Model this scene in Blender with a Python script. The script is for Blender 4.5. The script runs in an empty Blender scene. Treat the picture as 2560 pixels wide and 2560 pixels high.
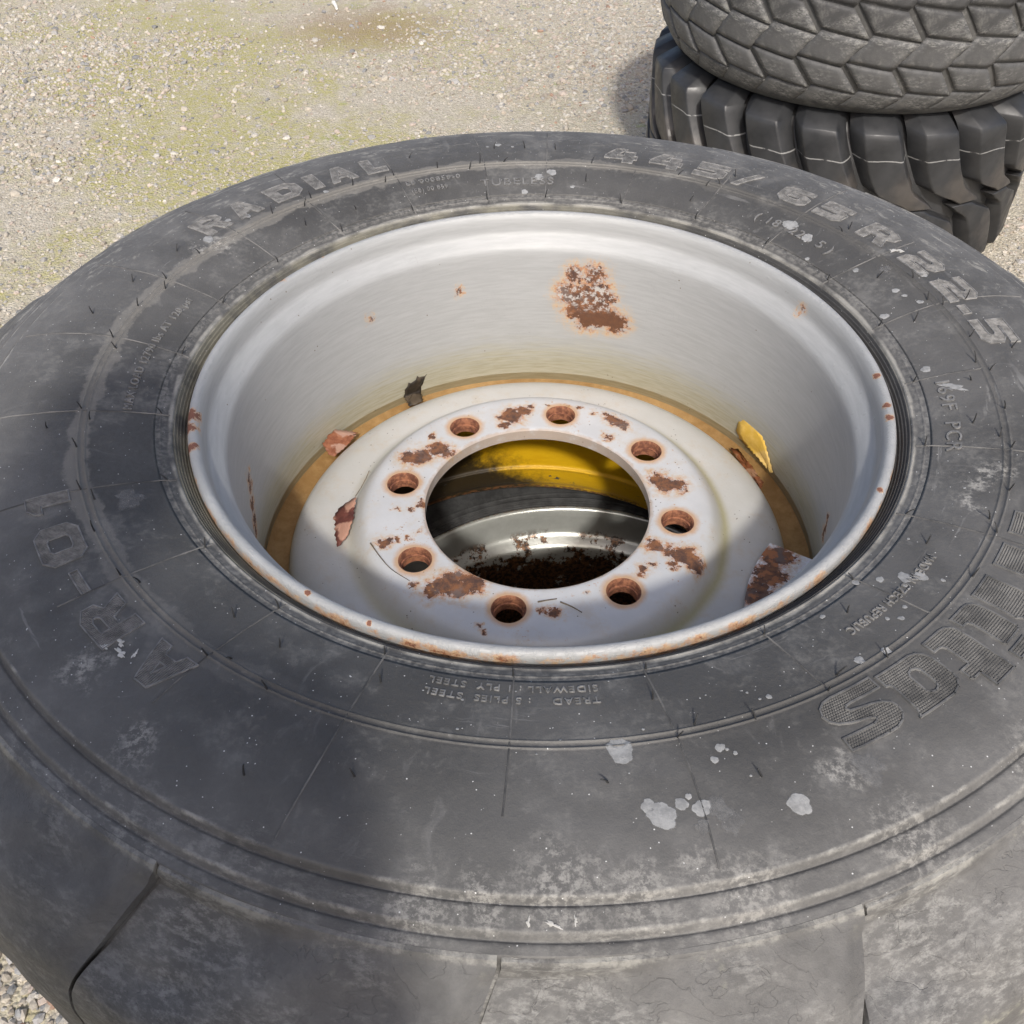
import bpy, bmesh, math, random
import numpy as np
from mathutils import Matrix, Vector

random.seed(7); rng = np.random.default_rng(7)
SC = bpy.context.scene
COL = SC.collection
ZF = 0.886            # height of the top wheel's flange plane above the ground
PI = math.pi

# ------------------------------------------------------------------ camera
cam_d = bpy.data.cameras.new('camera'); cam = bpy.data.objects.new('camera', cam_d); COL.objects.link(cam)
_r = Vector((0.99949628, 0.03100702, -0.00676448)); _u = Vector((-0.01720381, 0.7084742, 0.705527)); _w = Vector((-0.02666875, 0.70505523, -0.70865076))
M = Matrix(((_r.x, _u.x, -_w.x, 0), (_r.y, _u.y, -_w.y, -0.66014673), (_r.z, _u.z, -_w.z, 0.49711831 + ZF), (0, 0, 0, 1)))
cam.matrix_world = M
cam_d.sensor_width = 36; cam_d.lens = 2348.6 * 36 / 2560
cam_d.clip_start = 0.02; cam_d.clip_end = 2000
SC.camera = cam

# ------------------------------------------------------------------ sky, sun, exposure
SUN_AZ, SUN_EL = 94.0, 43.5      # direction the light travels (about z), and the sun's height
W = bpy.data.worlds.new('World'); SC.world = W; W.use_nodes = True
wn = W.node_tree.nodes; wl = W.node_tree.links
bg = wn['Background']; sky = wn.new('ShaderNodeTexSky'); sky.sky_type = 'NISHITA'
sky.sun_disc = False; sky.sun_elevation = math.radians(SUN_EL)
sx, sy = -math.cos(math.radians(SUN_AZ)), -math.sin(math.radians(SUN_AZ))
sky.sun_rotation = math.atan2(sx, sy)
sky.air_density = 0.75; sky.dust_density = 4.2; sky.ozone_density = 1.0
wl.new(sky.outputs[0], bg.inputs[0]); bg.inputs[1].default_value = 0.14
sl = bpy.data.lights.new('sun', 'SUN'); sl.energy = 2.4; sl.angle = math.radians(3.0); sl.color = (1.0, 0.96, 0.90)
so = bpy.data.objects.new('sun', sl); COL.objects.link(so)
tv = Vector((math.cos(math.radians(SUN_AZ)) * math.cos(math.radians(SUN_EL)), math.sin(math.radians(SUN_AZ)) * math.cos(math.radians(SUN_EL)), -math.sin(math.radians(SUN_EL))))
so.rotation_euler = tv.to_track_quat('-Z', 'Y').to_euler(); so.location = (3, -4, 5)
SC.view_settings.view_transform = 'Standard'; SC.view_settings.look = 'None'
SC.view_settings.exposure = 0.36; SC.view_settings.gamma = 1.0
SC.render.engine = 'CYCLES'
SC.cycles.max_bounces = 12; SC.cycles.diffuse_bounces = 8; SC.cycles.transparent_max_bounces = 8

# ------------------------------------------------------------------ node helper
class NM:
    def __init__(s, name):
        s.m = bpy.data.materials.new(name); s.m.use_nodes = True
        s.t = s.m.node_tree; s.n = s.t.nodes; s.n.clear()
        s.out = s.n.new('ShaderNodeOutputMaterial'); s.bs = s.n.new('ShaderNodeBsdfPrincipled')
        s.t.links.new(s.bs.outputs[0], s.out.inputs[0]); s._tc = None; s._xyz = None
    def set(s, sock, v):
        if isinstance(v, bpy.types.NodeSocket): s.t.links.new(v, sock)
        elif isinstance(v, (tuple, list)) and sock.type == 'RGBA' and len(v) == 3: sock.default_value = (*v, 1)
        else: sock.default_value = v
    def P(s, **kw):
        nm = dict(color='Base Color', rough='Roughness', metal='Metallic', normal='Normal', spec='Specular IOR Level', coat='Coat Weight', coatr='Coat Roughness', sheen='Sheen Weight', alpha='Alpha')
        for k, v in kw.items(): s.set(s.bs.inputs[nm[k]], v)
        return s
    @property
    def obj(s):
        if s._tc is None: s._tc = s.n.new('ShaderNodeTexCoord')
        return s._tc.outputs['Object']
    @property
    def xyz(s):
        if s._xyz is None:
            s._xyz = s.n.new('ShaderNodeSeparateXYZ'); s.t.links.new(s.obj, s._xyz.inputs[0])
        return s._xyz.outputs
    def ma(s, op, a, b=None, c=None, clamp=False):
        n = s.n.new('ShaderNodeMath'); n.operation = op; n.use_clamp = clamp
        s.set(n.inputs[0], a)
        if b is not None: s.set(n.inputs[1], b)
        if c is not None: s.set(n.inputs[2], c)
        return n.outputs[0]
    def vm(s, op, a, b=None):
        n = s.n.new('ShaderNodeVectorMath'); n.operation = op; s.set(n.inputs[0], a)
        if b is not None: s.set(n.inputs[1], b)
        return n.outputs['Value'] if op in ('DISTANCE', 'LENGTH', 'DOT_PRODUCT') else n.outputs[0]
    def noise(s, scale, detail=4, rough=.55, vec=None, dist=0.0, col=False):
        n = s.n.new('ShaderNodeTexNoise'); s.set(n.inputs['Vector'], vec if vec is not None else s.obj)
        n.inputs['Scale'].default_value = scale; n.inputs['Detail'].default_value = detail
        n.inputs['Roughness'].default_value = rough; n.inputs['Distortion'].default_value = dist
        return n.outputs['Color' if col else 'Fac']
    def vor(s, scale, vec=None, feat='F1', out='Distance', rnd=1.0):
        n = s.n.new('ShaderNodeTexVoronoi'); n.feature = feat; s.set(n.inputs['Vector'], vec if vec is not None else s.obj)
        n.inputs['Scale'].default_value = scale; n.inputs['Randomness'].default_value = rnd
        return n.outputs[out]
    def ss(s, x, a, b, lo=0., hi=1.):
        n = s.n.new('ShaderNodeMapRange'); n.interpolation_type = 'SMOOTHSTEP'; n.clamp = True
        s.set(n.inputs[0], x); s.set(n.inputs[1], a); s.set(n.inputs[2], b); n.inputs[3].default_value = lo; n.inputs[4].default_value = hi
        return n.outputs[0]
    def mix(s, f, a, b, mode='MIX'):
        n = s.n.new('ShaderNodeMix'); n.data_type = 'RGBA'; n.blend_type = mode
        s.set(n.inputs[0], f); s.set(n.inputs[6], a); s.set(n.inputs[7], b)
        return n.outputs[2]
    def bump(s, h, st=.3, dist=.001, normal=None):
        n = s.n.new('ShaderNodeBump'); s.set(n.inputs['Height'], h); n.inputs['Strength'].default_value = st; n.inputs['Distance'].default_value = dist
        if normal is not None: s.set(n.inputs['Normal'], normal)
        return n.outputs[0]
    def comb(s, x, y, z):
        n = s.n.new('ShaderNodeCombineXYZ'); s.set(n.inputs[0], x); s.set(n.inputs[1], y); s.set(n.inputs[2], z); return n.outputs[0]
    def rad(s):
        x, y = s.xyz[0], s.xyz[1]
        return s.ma('SQRT', s.ma('ADD', s.ma('MULTIPLY', x, x), s.ma('MULTIPLY', y, y)))
    def ang(s): return s.ma('ARCTAN2', s.xyz[1], s.xyz[0])
    def blobs(s, L, vec=None):
        """smallest scaled distance to a list of (x, y, z, radius)"""
        d = None
        for (x, y, z, r) in L:
            e = s.ma('DIVIDE', s.vm('DISTANCE', vec if vec is not None else s.obj, (x, y, z)), r)
            d = e if d is None else s.ma('MINIMUM', d, e)
        return d
    def box(s, x, a, b, soft):
        return s.ma('MULTIPLY', s.ss(x, a - soft, a + soft), s.ss(x, b - soft, b + soft, 1., 0.))

def D(a): return math.radians(a)
def pol(r, a, z=0.): return (r * math.cos(D(a)), r * math.sin(D(a)), z)

# ------------------------------------------------------------------ materials
def rubber(name, base=(.084, .082, .078), dusty=1.0, main=False, shoulder=False, yel=.62):
    m = NM(name); o = m.obj; r = m.rad(); x, y, z = m.xyz[0], m.xyz[1], m.xyz[2]
    big = m.noise(5, 3, .5); med = m.noise(28, 5, .6); fine = m.noise(240, 4, .6); vf = m.noise(900, 2, .6)
    c = m.mix(m.ss(big, .32, .68), tuple(v * .72 for v in base), tuple(v * 1.42 for v in base))
    c = m.mix(m.ss(m.noise(14, 4, .6, dist=.8), .35, .70, 0., .5), c, tuple(v * .62 for v in base))
    c = m.mix(m.ma('MULTIPLY', m.ss(med, .45, .75), .35), c, (.135, .133, .127))
    # grey film of dust, clumped
    dust = m.ma('MULTIPLY', m.ss(m.ma('ADD', m.ma('MULTIPLY', med, .6), m.ma('MULTIPLY', fine, .4)), .5, .68), .38 * dusty)
    c = m.mix(dust, c, (.22, .215, .20))
    h = m.ma('ADD', m.ma('MULTIPLY', fine, .6), m.ma('MULTIPLY', vf, .25))
    pv = m.comb(m.ma('MULTIPLY', m.ang(), .26), r, z); cv_ = m.comb(m.ma('MULTIPLY', m.ang(), .035), m.ma('ADD', r, m.ma('MULTIPLY', med, .01)), z)
    if main:
        warp = m.ma('MULTIPLY', m.ma('SUBTRACT', m.noise(26, 5, .65), .5), .03)
        rw = m.ma('ADD', r, warp)
        # mud film that dried along the double ridge, heaviest to the left and at the far side
        left = m.ss(m.ma('SUBTRACT', m.ma('MULTIPLY', y, .55), x), -.12, .26)
        ridge = m.ma('MULTIPLY', m.box(rw, .3665, .3830, .0018), m.ma('MULTIPLY_ADD', left, .36, .05))
        c = m.mix(ridge, c, m.mix(fine, (.20, .19, .17), (.33, .31, .27)))
        # dust caught beside the bead ridges
        bead = m.ma('MULTIPLY', m.box(m.ma('ADD', r, m.ma('MULTIPLY', warp, .22)), .3078, .3125, .0011), .62)
        c = m.mix(m.ma('MULTIPLY', bead, m.ss(m.noise(40, 4, .6), .30, .62)), c, (.42, .405, .36))
        bead2 = m.ma('MULTIPLY', m.box(m.ma('ADD', r, m.ma('MULTIPLY', warp, .35)), .3145, .3225, .003), .36)
        c = m.mix(m.ma('MULTIPLY', bead2, m.ss(fine, .36, .66)), c, (.32, .31, .285))
        # stretched smears of wiped dust
        sm = m.noise(3.2, 4, .62, vec=m.comb(m.ma('MULTIPLY', m.ang(), 9.), m.ma('MULTIPLY', r, 10.), .3), dist=1.2)
        c = m.mix(m.ma('MULTIPLY', m.ss(sm, .58, .80), .42), c, (.21, .205, .195))
        c = m.mix(m.ma('MULTIPLY', m.box(r, .2975, .3085, .0006), m.ma('MULTIPLY_ADD', left, -.4, .65)), c, (.045, .045, .046))
        # shade of olive in the ribs at the left of the bead
        rib = m.ma('MULTIPLY', m.box(r, .2985, .309, .0008), m.ma('MULTIPLY', left, .55))
        c = m.mix(m.ma('MULTIPLY', rib, m.ss(med, .3, .6)), c, (.27, .255, .19))
        # chalky scuffs: outer shoulder all round, plus the big scrapes
        sc1 = m.ma('MULTIPLY', m.ss(m.noise(190, 8, .78, vec=pv), .46, .66), m.ss(m.noise(16, 5, .66, vec=pv, dist=.6), .44, .66))
        zone = m.ss(r, .438, .474)
        c = m.mix(m.ma('MULTIPLY', m.ma('MULTIPLY', sc1, zone), .62), c, (.40, .39, .355))
        st = m.noise(34, 6, .75, vec=m.comb(m.ma('MULTIPLY', m.ang(), .55), m.ma('MULTIPLY', r, 3.2), .1), dist=.5)
        far = m.ma('MULTIPLY', m.box(r, .425, .50, .018), m.ss(y, .02, .16))
        c = m.mix(m.ma('MULTIPLY', m.ma('MULTIPLY', m.ss(st, .53, .66), far), .5), c, (.50, .48, .42))
        wv = m.vm('ADD', o, m.vm('MULTIPLY', m.vm('SUBTRACT', m.noise(70, 6, .72, col=True), (.5, .5, .5)), (.045, .045, .02)))
        bl = m.blobs([(*pol(.3555, -24, .017), .008), (*pol(.362, -21.5, .018), .009), (*pol(.3755, -21, .020), .007), (*pol(.352, -27, .016), .007), (*pol(.359, -29, .017), .007),
                      (*pol(.462, -83, .018), .016), (*pol(.458, -88, .018), .022), (*pol(.466, -93, .016), .014), (*pol(.452, -79, .018), .010), (*pol(.472, -97, .012), .016), (*pol(.470, -76, .012), .02), (*pol(.43, -130, .0225), .012), (*pol(.445, -121, .02), .013),
                      (*pol(.372, 150, .02), .012), (*pol(.385, 153, .021), .008), (*pol(.425, -66, .022), .010), (*pol(.47, -64, .012), .02), (*pol(.475, -52, .01), .02)], wv)
        gr_ = m.ss(m.noise(210, 6, .75), .44, .60)
        c = m.mix(m.ma('MULTIPLY', m.ss(bl, 1.7, .25, 0., .62), gr_), c, (.46, .445, .405))
        dz = m.ma('MULTIPLY', m.ss(r, .37, .47), m.ss(med, .25, .7, .22, .40)); c = m.mix(dz, c, (.20, .195, .185))
        sr = m.ma('MULTIPLY', m.ss(m.noise(110, 3, .6, vec=cv_), .64, .70), m.ss(m.noise(9, 3, .5), .48, .62)); c = m.mix(m.ma('MULTIPLY', sr, .35), c, (.33, .325, .31))
        rl = m.ma('ADD', r, m.ma('MULTIPLY', m.ma('SUBTRACT', m.noise(95, 5, .7), .5), .0035)); cl = m.ma('MAXIMUM', m.box(rl, .4592, .4612, .0006), m.box(rl, .4754, .4774, .0006))
        c = m.mix(m.ma('MULTIPLY', cl, m.ss(m.noise(26, 6, .74), .46, .64, .04, .58)), c, (.44, .43, .39))
        # pinprick white specks
        vv = m.vor(310.); keep = m.ss(m.noise(300, 1, .5), .62, .66)
        c = m.mix(m.ma('MULTIPLY', m.ss(vv, .10, .17, 1., 0.), keep), c, (.62, .62, .60))
        # scratches
        scv = m.noise(10, 2, .4, vec=m.vm('ADD', m.vm('MULTIPLY', o, (1., 6., 1.)), (3., 1., 0)), dist=3.)
        line = m.ss(m.ma('ABSOLUTE', m.ma('SUBTRACT', scv, .5)), .0, .004, 1., 0.)
        c = m.mix(m.ma('MULTIPLY', line, m.ss(big, .52, .6, 0., .25)), c, (.03, .03, .03))
    if shoulder:
        if name.startswith('shoulder'):
            rl = m.ma('ADD', r, m.ma('MULTIPLY', m.ma('SUBTRACT', m.noise(95, 5, .7), .5), .005)); c = m.mix(m.ma('MULTIPLY', m.box(rl, .4855, .4905, .0009), m.ss(m.noise(26, 6, .74), .46, .64, .04, .66)), c, (.46, .45, .40))
            c = m.mix(m.ss(med, .25, .7, .22, .42), c, (.20, .195, .185))
        n1 = m.noise(190, 8, .78, vec=pv); n2 = m.noise(15, 5, .66, vec=pv, dist=.8)
        ck = m.ma('MULTIPLY', m.ss(n1, .44, .64), m.ss(n2, .40, .64))
        c = m.mix(m.ma('MULTIPLY', ck, .52), c, (.40, .395, .37))
        n3 = m.noise(120, 6, .72); ye = m.ma('MULTIPLY', m.ss(m.noise(17, 4, .6, vec=m.vm('ADD', o, (2, 5, 1))), .60, .70), m.ss(n3, .44, .60))
        c = m.mix(m.ma('MULTIPLY', ye, yel), c, (.52, .51, .40))
        crk = m.noise(16, 3, .5, vec=m.vm('MULTIPLY', o, (1., 1., 3.)), dist=2.5)
        ln = m.ss(m.ma('ABSOLUTE', m.ma('SUBTRACT', crk, .5)), .0, .006, 1., 0.)
        h = m.ma('SUBTRACT', m.ma('ADD', h, m.ma('MULTIPLY', n1, .9)), m.ma('MULTIPLY', ln, .6))
    m.P(color=c, rough=m.ss(fine, .3, .75, .52, .78), spec=.42, normal=m.bump(h, .55, .0012))
    return m.m

def rust_layers(m, c, d, nz, halo=True):
    """paint eaten away where d (scaled distance + noise) drops under 1, with an orange rim"""
    rc = m.mix(m.ss(m.noise(120, 5, .7), .35, .68), (.075, .040, .030), (.24, .10, .042))
    rc = m.mix(m.ss(m.noise(46, 4, .6), .52, .66), rc, (.15, .105, .088))
    if halo:
        hl = m.ma('MULTIPLY', m.ss(d, 2.5, 1.02, 0., 1.), m.ss(m.noise(170, 6, .74), .34, .60))
        c = m.mix(m.ma('MULTIPLY', hl, .9), c, m.mix(m.ss(d, 1.5, 1.1), (.56, .37, .19), (.44, .17, .05)))
    k = m.ss(d, 1.03, .98)
    return m.mix(k, c, rc), k

def blobdist(m, L, amp=.75, sc=70, amp2=.35, wp=.030):
    wv = m.vm('ADD', m.obj, m.vm('MULTIPLY', m.vm('SUBTRACT', m.noise(sc, 6, .70, col=True), (.5, .5, .5)), (wp, wp, wp)))
    d = m.blobs(L, wv)
    d = m.ma('ADD', d, m.ma('MULTIPLY', m.ma('SUBTRACT', m.noise(sc * 3, 5, .68), .5), amp * 2))
    return m.ma('ADD', d, m.ma('MULTIPLY', m.ma('SUBTRACT', m.noise(22, 2, .5), .5), amp2 * 2))

def mat_disc():
    m = NM('disc_paint'); r = m.rad(); x, y, z = m.xyz[0], m.xyz[1], m.xyz[2]
    fine = m.noise(260, 4, .6); med = m.noise(30, 4, .6)
    c = m.mix(m.ss(med, .35, .7), (.54, .543, .54), (.59, .592, .588))
    ringm = m.ss(m.ma('ADD', r, m.ma('MULTIPLY', m.ma('SUBTRACT', med, .5), .012)), .166, .178)
    c = m.mix(m.ma('MULTIPLY', ringm, .85), c, m.mix(m.ss(m.noise(14, 4, .6), .35, .65), (.51, .495, .45), (.56, .545, .505)))
    gr = m.box(m.ma('ADD', r, m.ma('MULTIPLY', m.ma('SUBTRACT', m.noise(18, 4, .6), .5), .010)), .1815, .1905, .0055)
    lop = m.ss(m.ma('SUBTRACT', m.ma('MULTIPLY', x, .75), m.ma('MULTIPLY', y, .65)), -.17, .16, .16, .92)
    c = m.mix(m.ma('MULTIPLY', gr, lop), c, m.mix(fine, (.36, .33, .17), (.47, .43, .26)))
    ed = m.ss(r, .242, .2515); c = m.mix(m.ma('MULTIPLY', ed, .75), c, (.50, .43, .27))
    gm = m.ma('MULTIPLY', m.ss(m.noise(26, 5, .68), .46, .68), m.ss(m.noise(120, 5, .7), .36, .62)); c = m.mix(m.ma('MULTIPLY', gm, .42), c, (.50, .41, .29))
    be = m.ma('ADD', r, m.ma('MULTIPLY', m.ma('SUBTRACT', m.noise(70, 5, .7), .5), .012)); c = m.mix(m.ss(be, .1145, .1105, 0., .6), c, (.40, .27, .17))
    # specks of grit
    vv = m.vor(190.); c = m.mix(m.ma('MULTIPLY', m.ss(vv, .09, .16, 1., 0.), m.ss(m.noise(50, 2, .5), .56, .62)), c, (.10, .075, .045))
    L = [(-.1313, .0616, .0085), (-.122, .0635, .0085), (-.1150, .0642, .007), (-.1024, .0758, .0075), (-.0935, .0715, .005), (-.1119, .0965, .0035),
         (-.1206, -.0505, .0026), (-.134, -.0545, .0034), (-.1449, -.0575, .0055), (-.1104, -.0427, .0026), (-.140, -.0125, .0022), (-.1236, -.0125, .0024), (-.1142, -.0043, .0038),
         (-.0940, -.1154, .008), (-.0829, -.1090, .0095), (-.0693, -.1131, .0085), (-.0566, -.1080, .0085), (-.0744, -.1000, .0075), (-.0625, -.100, .005), (-.1115, -.1107, .003),
         (-.0284, .1322, .0095), (-.0150, .1420, .006), (-.0390, .1300, .005), (-.0372, .1175, .004), (-.008, .150, .004),
         (.1208, .0356, .0075), (.1300, .0281, .009), (.1390, .0270, .0075), (.1476, .0206, .0025),
         (.1121, -.0556, .0065), (.1240, -.0617, .006), (.1373, -.0676, .0085), (.1457, -.0740, .0078), (.148, -.080, .005), (.0961, -.0871, .0045), (.104, -.080, .0028), (.1273, -.079, .004),
         (.0766, .1329, .0055), (.0901, .1179, .0050), (.083, .125, .0052), (.062, .1400, .003), (.0438, .1480, .0026), (.0290, .1500, .0022), (.010, .1525, .0022), (.0734, .0985, .0042), (.070, .104, .003),
         (.0054, -.1360, .0026), (.0178, -.1394, .0048), (.010, -.138, .0022), (.0453, -.1160, .0020), (-.0487, -.1538, .0026), (-.043, -.160, .002)]
    d = blobdist(m, [(a, b, -.152, q * 1.12) for a, b, q in L], .45, 75, .28)
    c, k = rust_layers(m, c, d, fine)
    # rusty bolt holes
    th = m.ma('SUBTRACT', m.ang(), 1.3976)
    md = m.ma('WRAP', th, -PI / 8, PI / 8)
    hx = m.ma('SUBTRACT', m.ma('MULTIPLY', r, m.ma('COSINE', md)), .1375); hy = m.ma('MULTIPLY', r, m.ma('SINE', md))
    hd = m.ma('SQRT', m.ma('ADD', m.ma('MULTIPLY', hx, hx), m.ma('MULTIPLY', hy, hy)))
    hn = m.ma('ADD', hd, m.ma('MULTIPLY', m.ma('SUBTRACT', m.noise(110, 5, .7), .5), .007))
    c = m.mix(m.ss(hn, .0235, .0166, 0., .75), c, (.54, .29, .11))
    hk = m.ss(hd, .0163, .0155)
    c = m.mix(hk, c, m.mix(m.ss(m.noise(160, 4, .7), .4, .62), (.14, .052, .030), (.32, .135, .07)))
    # fine freckles of rust on the plate
    fr = m.ma('MULTIPLY', m.ss(m.noise(300, 4, .65), .60, .68), m.ss(m.noise(32, 4, .6), .50, .64))
    c = m.mix(m.ma('MULTIPLY', fr, m.ss(r, .19, .16)), c, (.45, .22, .08))
    kk = m.ma('MAXIMUM', k, hk)
    hgt = m.ma('ADD', m.ma('MULTIPLY', m.noise(420, 3, .6), .35), m.ma('ADD', m.ma('MULTIPLY', m.noise(38, 3, .5), .5), m.ma('MULTIPLY', kk, -1.1)))
    m.P(color=c, rough=m.ma('MULTIPLY_ADD', kk, .4, .42), metal=m.ma('MULTIPLY_ADD', kk, -.1, .1), spec=.5, normal=m.bump(hgt, .42, .0009))
    return m.m

def mat_barrel():
    m = NM('rim_paint'); r = m.rad(); z = m.xyz[2]; a = m.ang()
    cv = m.comb(m.ma('MULTIPLY', a, 1.6), m.ma('MULTIPLY', z, 60.), r)
    brush = m.noise(6., 5, .65, vec=cv); fine = m.noise(240, 4, .6); med = m.noise(24, 4, .6)
    c = m.mix(m.ss(brush, .3, .7), (.355, .36, .355), (.405, .41, .405))
    c = m.mix(m.ss(med, .5, .8, 0., .35), c, (.385, .385, .385))
    scr = m.noise(5., 3, .5, vec=m.comb(m.ma('MULTIPLY', a, 7.), m.ma('MULTIPLY', z, 9.), .2), dist=1.5); sl1 = m.ss(m.ma('ABSOLUTE', m.ma('SUBTRACT', scr, .5)), .0, .005, .55, 0.)
    c = m.mix(m.ma('MULTIPLY', sl1, m.ss(m.noise(11, 3, .5), .54, .62)), c, (.26, .255, .25))
    # tide marks above the water
    zz = m.ma('ADD', z, m.ma('MULTIPLY', m.ma('SUBTRACT', m.noise(4., 5, .6, vec=cv), .5), .055))
    c = m.mix(m.ss(zz, -.138, -.188, 0., .80), c, m.mix(m.ss(m.noise(7., 5, .6, vec=cv), .3, .7), (.34, .315, .20), (.44, .415, .31)))
    L = [(.0383, .2721, -.0594, .007), (.0611, .2684, -.0575, .009), (.0320, .2714, -.0847, .010), (.0475, .2687, -.0830, .010), (.0660, .2640, -.0790, .010),
         (.0431, .2693, -.1030, .012), (.0622, .2644, -.0971, .012), (.0532, .2670, -.1150, .011), (.0855, .2585, -.1150, .010), (.0760, .261, -.112, .009), (.066, .264, -.113, .008), (.0780, .2615, -.0850, .005),
         (-.1842, .2014, -.0748, .0032), (-.2718, -.0225, -.105, .004), (-.2718, -.0255, -.1166, .0045), (-.2713, -.0320, -.130, .0045), (-.2713, -.0377, -.1454, .0055), (-.271, -.042, -.157, .005),
         (.2706, -.0390, -.1306, .0035), (.2709, -.0405, -.140, .0035), (.2709, -.0410, -.1491, .004), (.2531, .1322, -.0144, .0035), (-.0922, .2568, -.0750, .003)]
    d = blobdist(m, [(a_, b_, c_, q_ * 1.22) for a_, b_, c_, q_ in L], 1.0, 95, .25)
    c, k = rust_layers(m, c, d, fine)
    fl = m.ma('MULTIPLY', m.ss(m.noise(150, 6, .72), .50, .57), m.ss(m.ma('ADD', z, m.ma('MULTIPLY', m.ma('SUBTRACT', m.noise(60, 5, .7), .5), .05)), -.110, -.094, 0., .85)); c = m.mix(m.ma('MULTIPLY', fl, k), c, (.50, .48, .45))
    c = m.mix(m.ma('MULTIPLY', m.ma('MULTIPLY', k, m.ss(m.ma('ADD', z, m.ma('ADD', m.ma('MULTIPLY', m.ma('SUBTRACT', m.noise(60, 5, .7), .5), .05), m.ma('MULTIPLY', m.ma('SUBTRACT', m.xyz[0], .06), -.35))), -.099, -.106)), .8), c, (.115, .048, .022))
    # rusted outer lip
    lp = m.ma('ADD', r, m.ma('MULTIPLY', m.ma('SUBTRACT', m.noise(48, 7, .76), .5), .010))
    top = m.ss(z, -.022, -.012)
    c = m.mix(m.ma('MULTIPLY', m.ss(lp, .2978, .2992, 0., .72), top), c, m.mix(m.ss(fine, .4, .6), (.46, .21, .07), (.58, .36, .17)))
    lk = m.ma('MULTIPLY', m.ss(lp, .2993, .3000), top)
    c = m.mix(lk, c, m.mix(m.ss(m.noise(90, 4, .6), .4, .6), (.12, .05, .032), (.30, .12, .05)))
    chip = m.blobs([(*pol(.2955, -168, .001), .007), (*pol(.2962, -165, .0), .006), (*pol(.2955, -160, .001), .0045), (*pol(.292, 1.2, .002), .003), (*pol(.292, -6.9, .002), .0032), (*pol(.293, -10, .002), .0035),
                    (*pol(.2965, 149.5, 0), .004), (*pol(.297, 139, 0), .003), (*pol(.2945, -122, .003), .0020), (*pol(.296, -112, .002), .0018), (*pol(.2935, -28, .003), .0022)])
    cd = m.ma('ADD', chip, m.ma('MULTIPLY', m.ma('SUBTRACT', m.noise(230, 6, .72), .5), 3.2))
    c = m.mix(m.ss(cd, 1.5, 1.05, 0., .6), c, (.58, .30, .10)); ck = m.ss(cd, 1.02, .96)
    c = m.mix(ck, c, (.20, .085, .055))
    vv = m.vor(110.); c = m.mix(m.ma('MULTIPLY', m.ss(vv, .06, .11, 1., 0.), m.ss(m.noise(33, 2, .5), .6, .66)), c, (.16, .13, .09))
    kk = m.ma('MAXIMUM', m.ma('MAXIMUM', k, lk), ck)
    bl = m.ss(m.vor(95.), .0, .22, 1., 0.); bl = m.ma('MULTIPLY', bl, m.ma('MULTIPLY', m.ss(m.noise(21, 2, .5), .52, .62), m.ss(z, -.07, -.02)))
    hgt = m.ma('ADD', m.ma('ADD', m.ma('MULTIPLY', brush, .30), m.ma('MULTIPLY', m.noise(320, 3, .6), .2)), m.ma('ADD', m.ma('MULTIPLY', kk, -.8), m.ma('MULTIPLY', bl, .9)))
    scf = m.ma('MULTIPLY', m.ss(m.noise(130, 5, .75), .46, .56), m.ss(r, .2895, .2915)); hgt = m.ma('ADD', hgt, m.ma('MULTIPLY', scf, .9))
    m.P(color=c, rough=m.ma('MULTIPLY_ADD', kk, .25, .58), metal=m.ma('MULTIPLY_ADD', kk, -.12, .12), spec=.5, normal=m.bump(hgt, .38, .0009))
    return m.m

def mat_silt():
    m = NM('silt'); f = m.noise(90, 6, .7); b = m.noise(12, 3, .5)
    c = m.mix(m.ss(m.ma('ADD', m.ma('MULTIPLY', f, .5), m.ma('MULTIPLY', b, .5)), .35, .65), (.33, .205, .085), (.50, .345, .175))
    m.P(color=c, rough=.85, normal=m.bump(f, .5, .002)); return m.m

def mat_water():
    m = NM('rainwater'); m.n.remove(m.bs)
    tr = m.n.new('ShaderNodeBsdfTransparent'); tr.inputs[0].default_value = (.96, .91, .82, 1)
    gl = m.n.new('ShaderNodeBsdfGlossy'); gl.inputs['Roughness'].default_value = .02
    nb = m.bump(m.noise(30, 2, .5), .05, .001); m.set(gl.inputs['Normal'], nb)
    fr = m.n.new('ShaderNodeFresnel'); fr.inputs[0].default_value = 1.33; m.set(fr.inputs['Normal'], nb)
    mx = m.n.new('ShaderNodeMixShader'); m.set(mx.inputs[0], fr.outputs[0]); m.set(mx.inputs[1], tr.outputs[0]); m.set(mx.inputs[2], gl.outputs[0])
    m.t.links.new(mx.outputs[0], m.out.inputs[0]); return m.m

def mat_yellow():
    m = NM('yellow_paint'); z = m.xyz[2]; x = m.xyz[0]; a = m.ang()
    cv = m.comb(m.ma('MULTIPLY', a, 3.), m.ma('MULTIPLY', z, 30.), m.rad())
    med = m.noise(5, 5, .7, vec=cv); fine = m.noise(150, 4, .65)
    c = m.mix(m.ss(med, .3, .7), (.66, .37, .006), (.72, .43, .01))
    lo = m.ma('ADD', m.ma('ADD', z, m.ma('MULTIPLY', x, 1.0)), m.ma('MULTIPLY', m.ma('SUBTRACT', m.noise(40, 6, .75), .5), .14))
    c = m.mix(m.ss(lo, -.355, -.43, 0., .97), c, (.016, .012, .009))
    ch = m.ma('MULTIPLY', m.ss(m.noise(55, 5, .7, vec=m.vm('MULTIPLY', m.obj, (1, 1, 2.4))), .63, .66), m.box(z, -.39, -.36, .006))
    c = m.mix(ch, c, (.07, .07, .07))
    ru = m.ma('MULTIPLY', m.ss(z, -.396, -.405), m.ss(fine, .42, .55)); c = m.mix(ru, c, (.20, .085, .03))
    m.P(color=c, rough=.5, spec=.4, normal=m.bump(fine, .2, .0008)); return m.m

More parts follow.
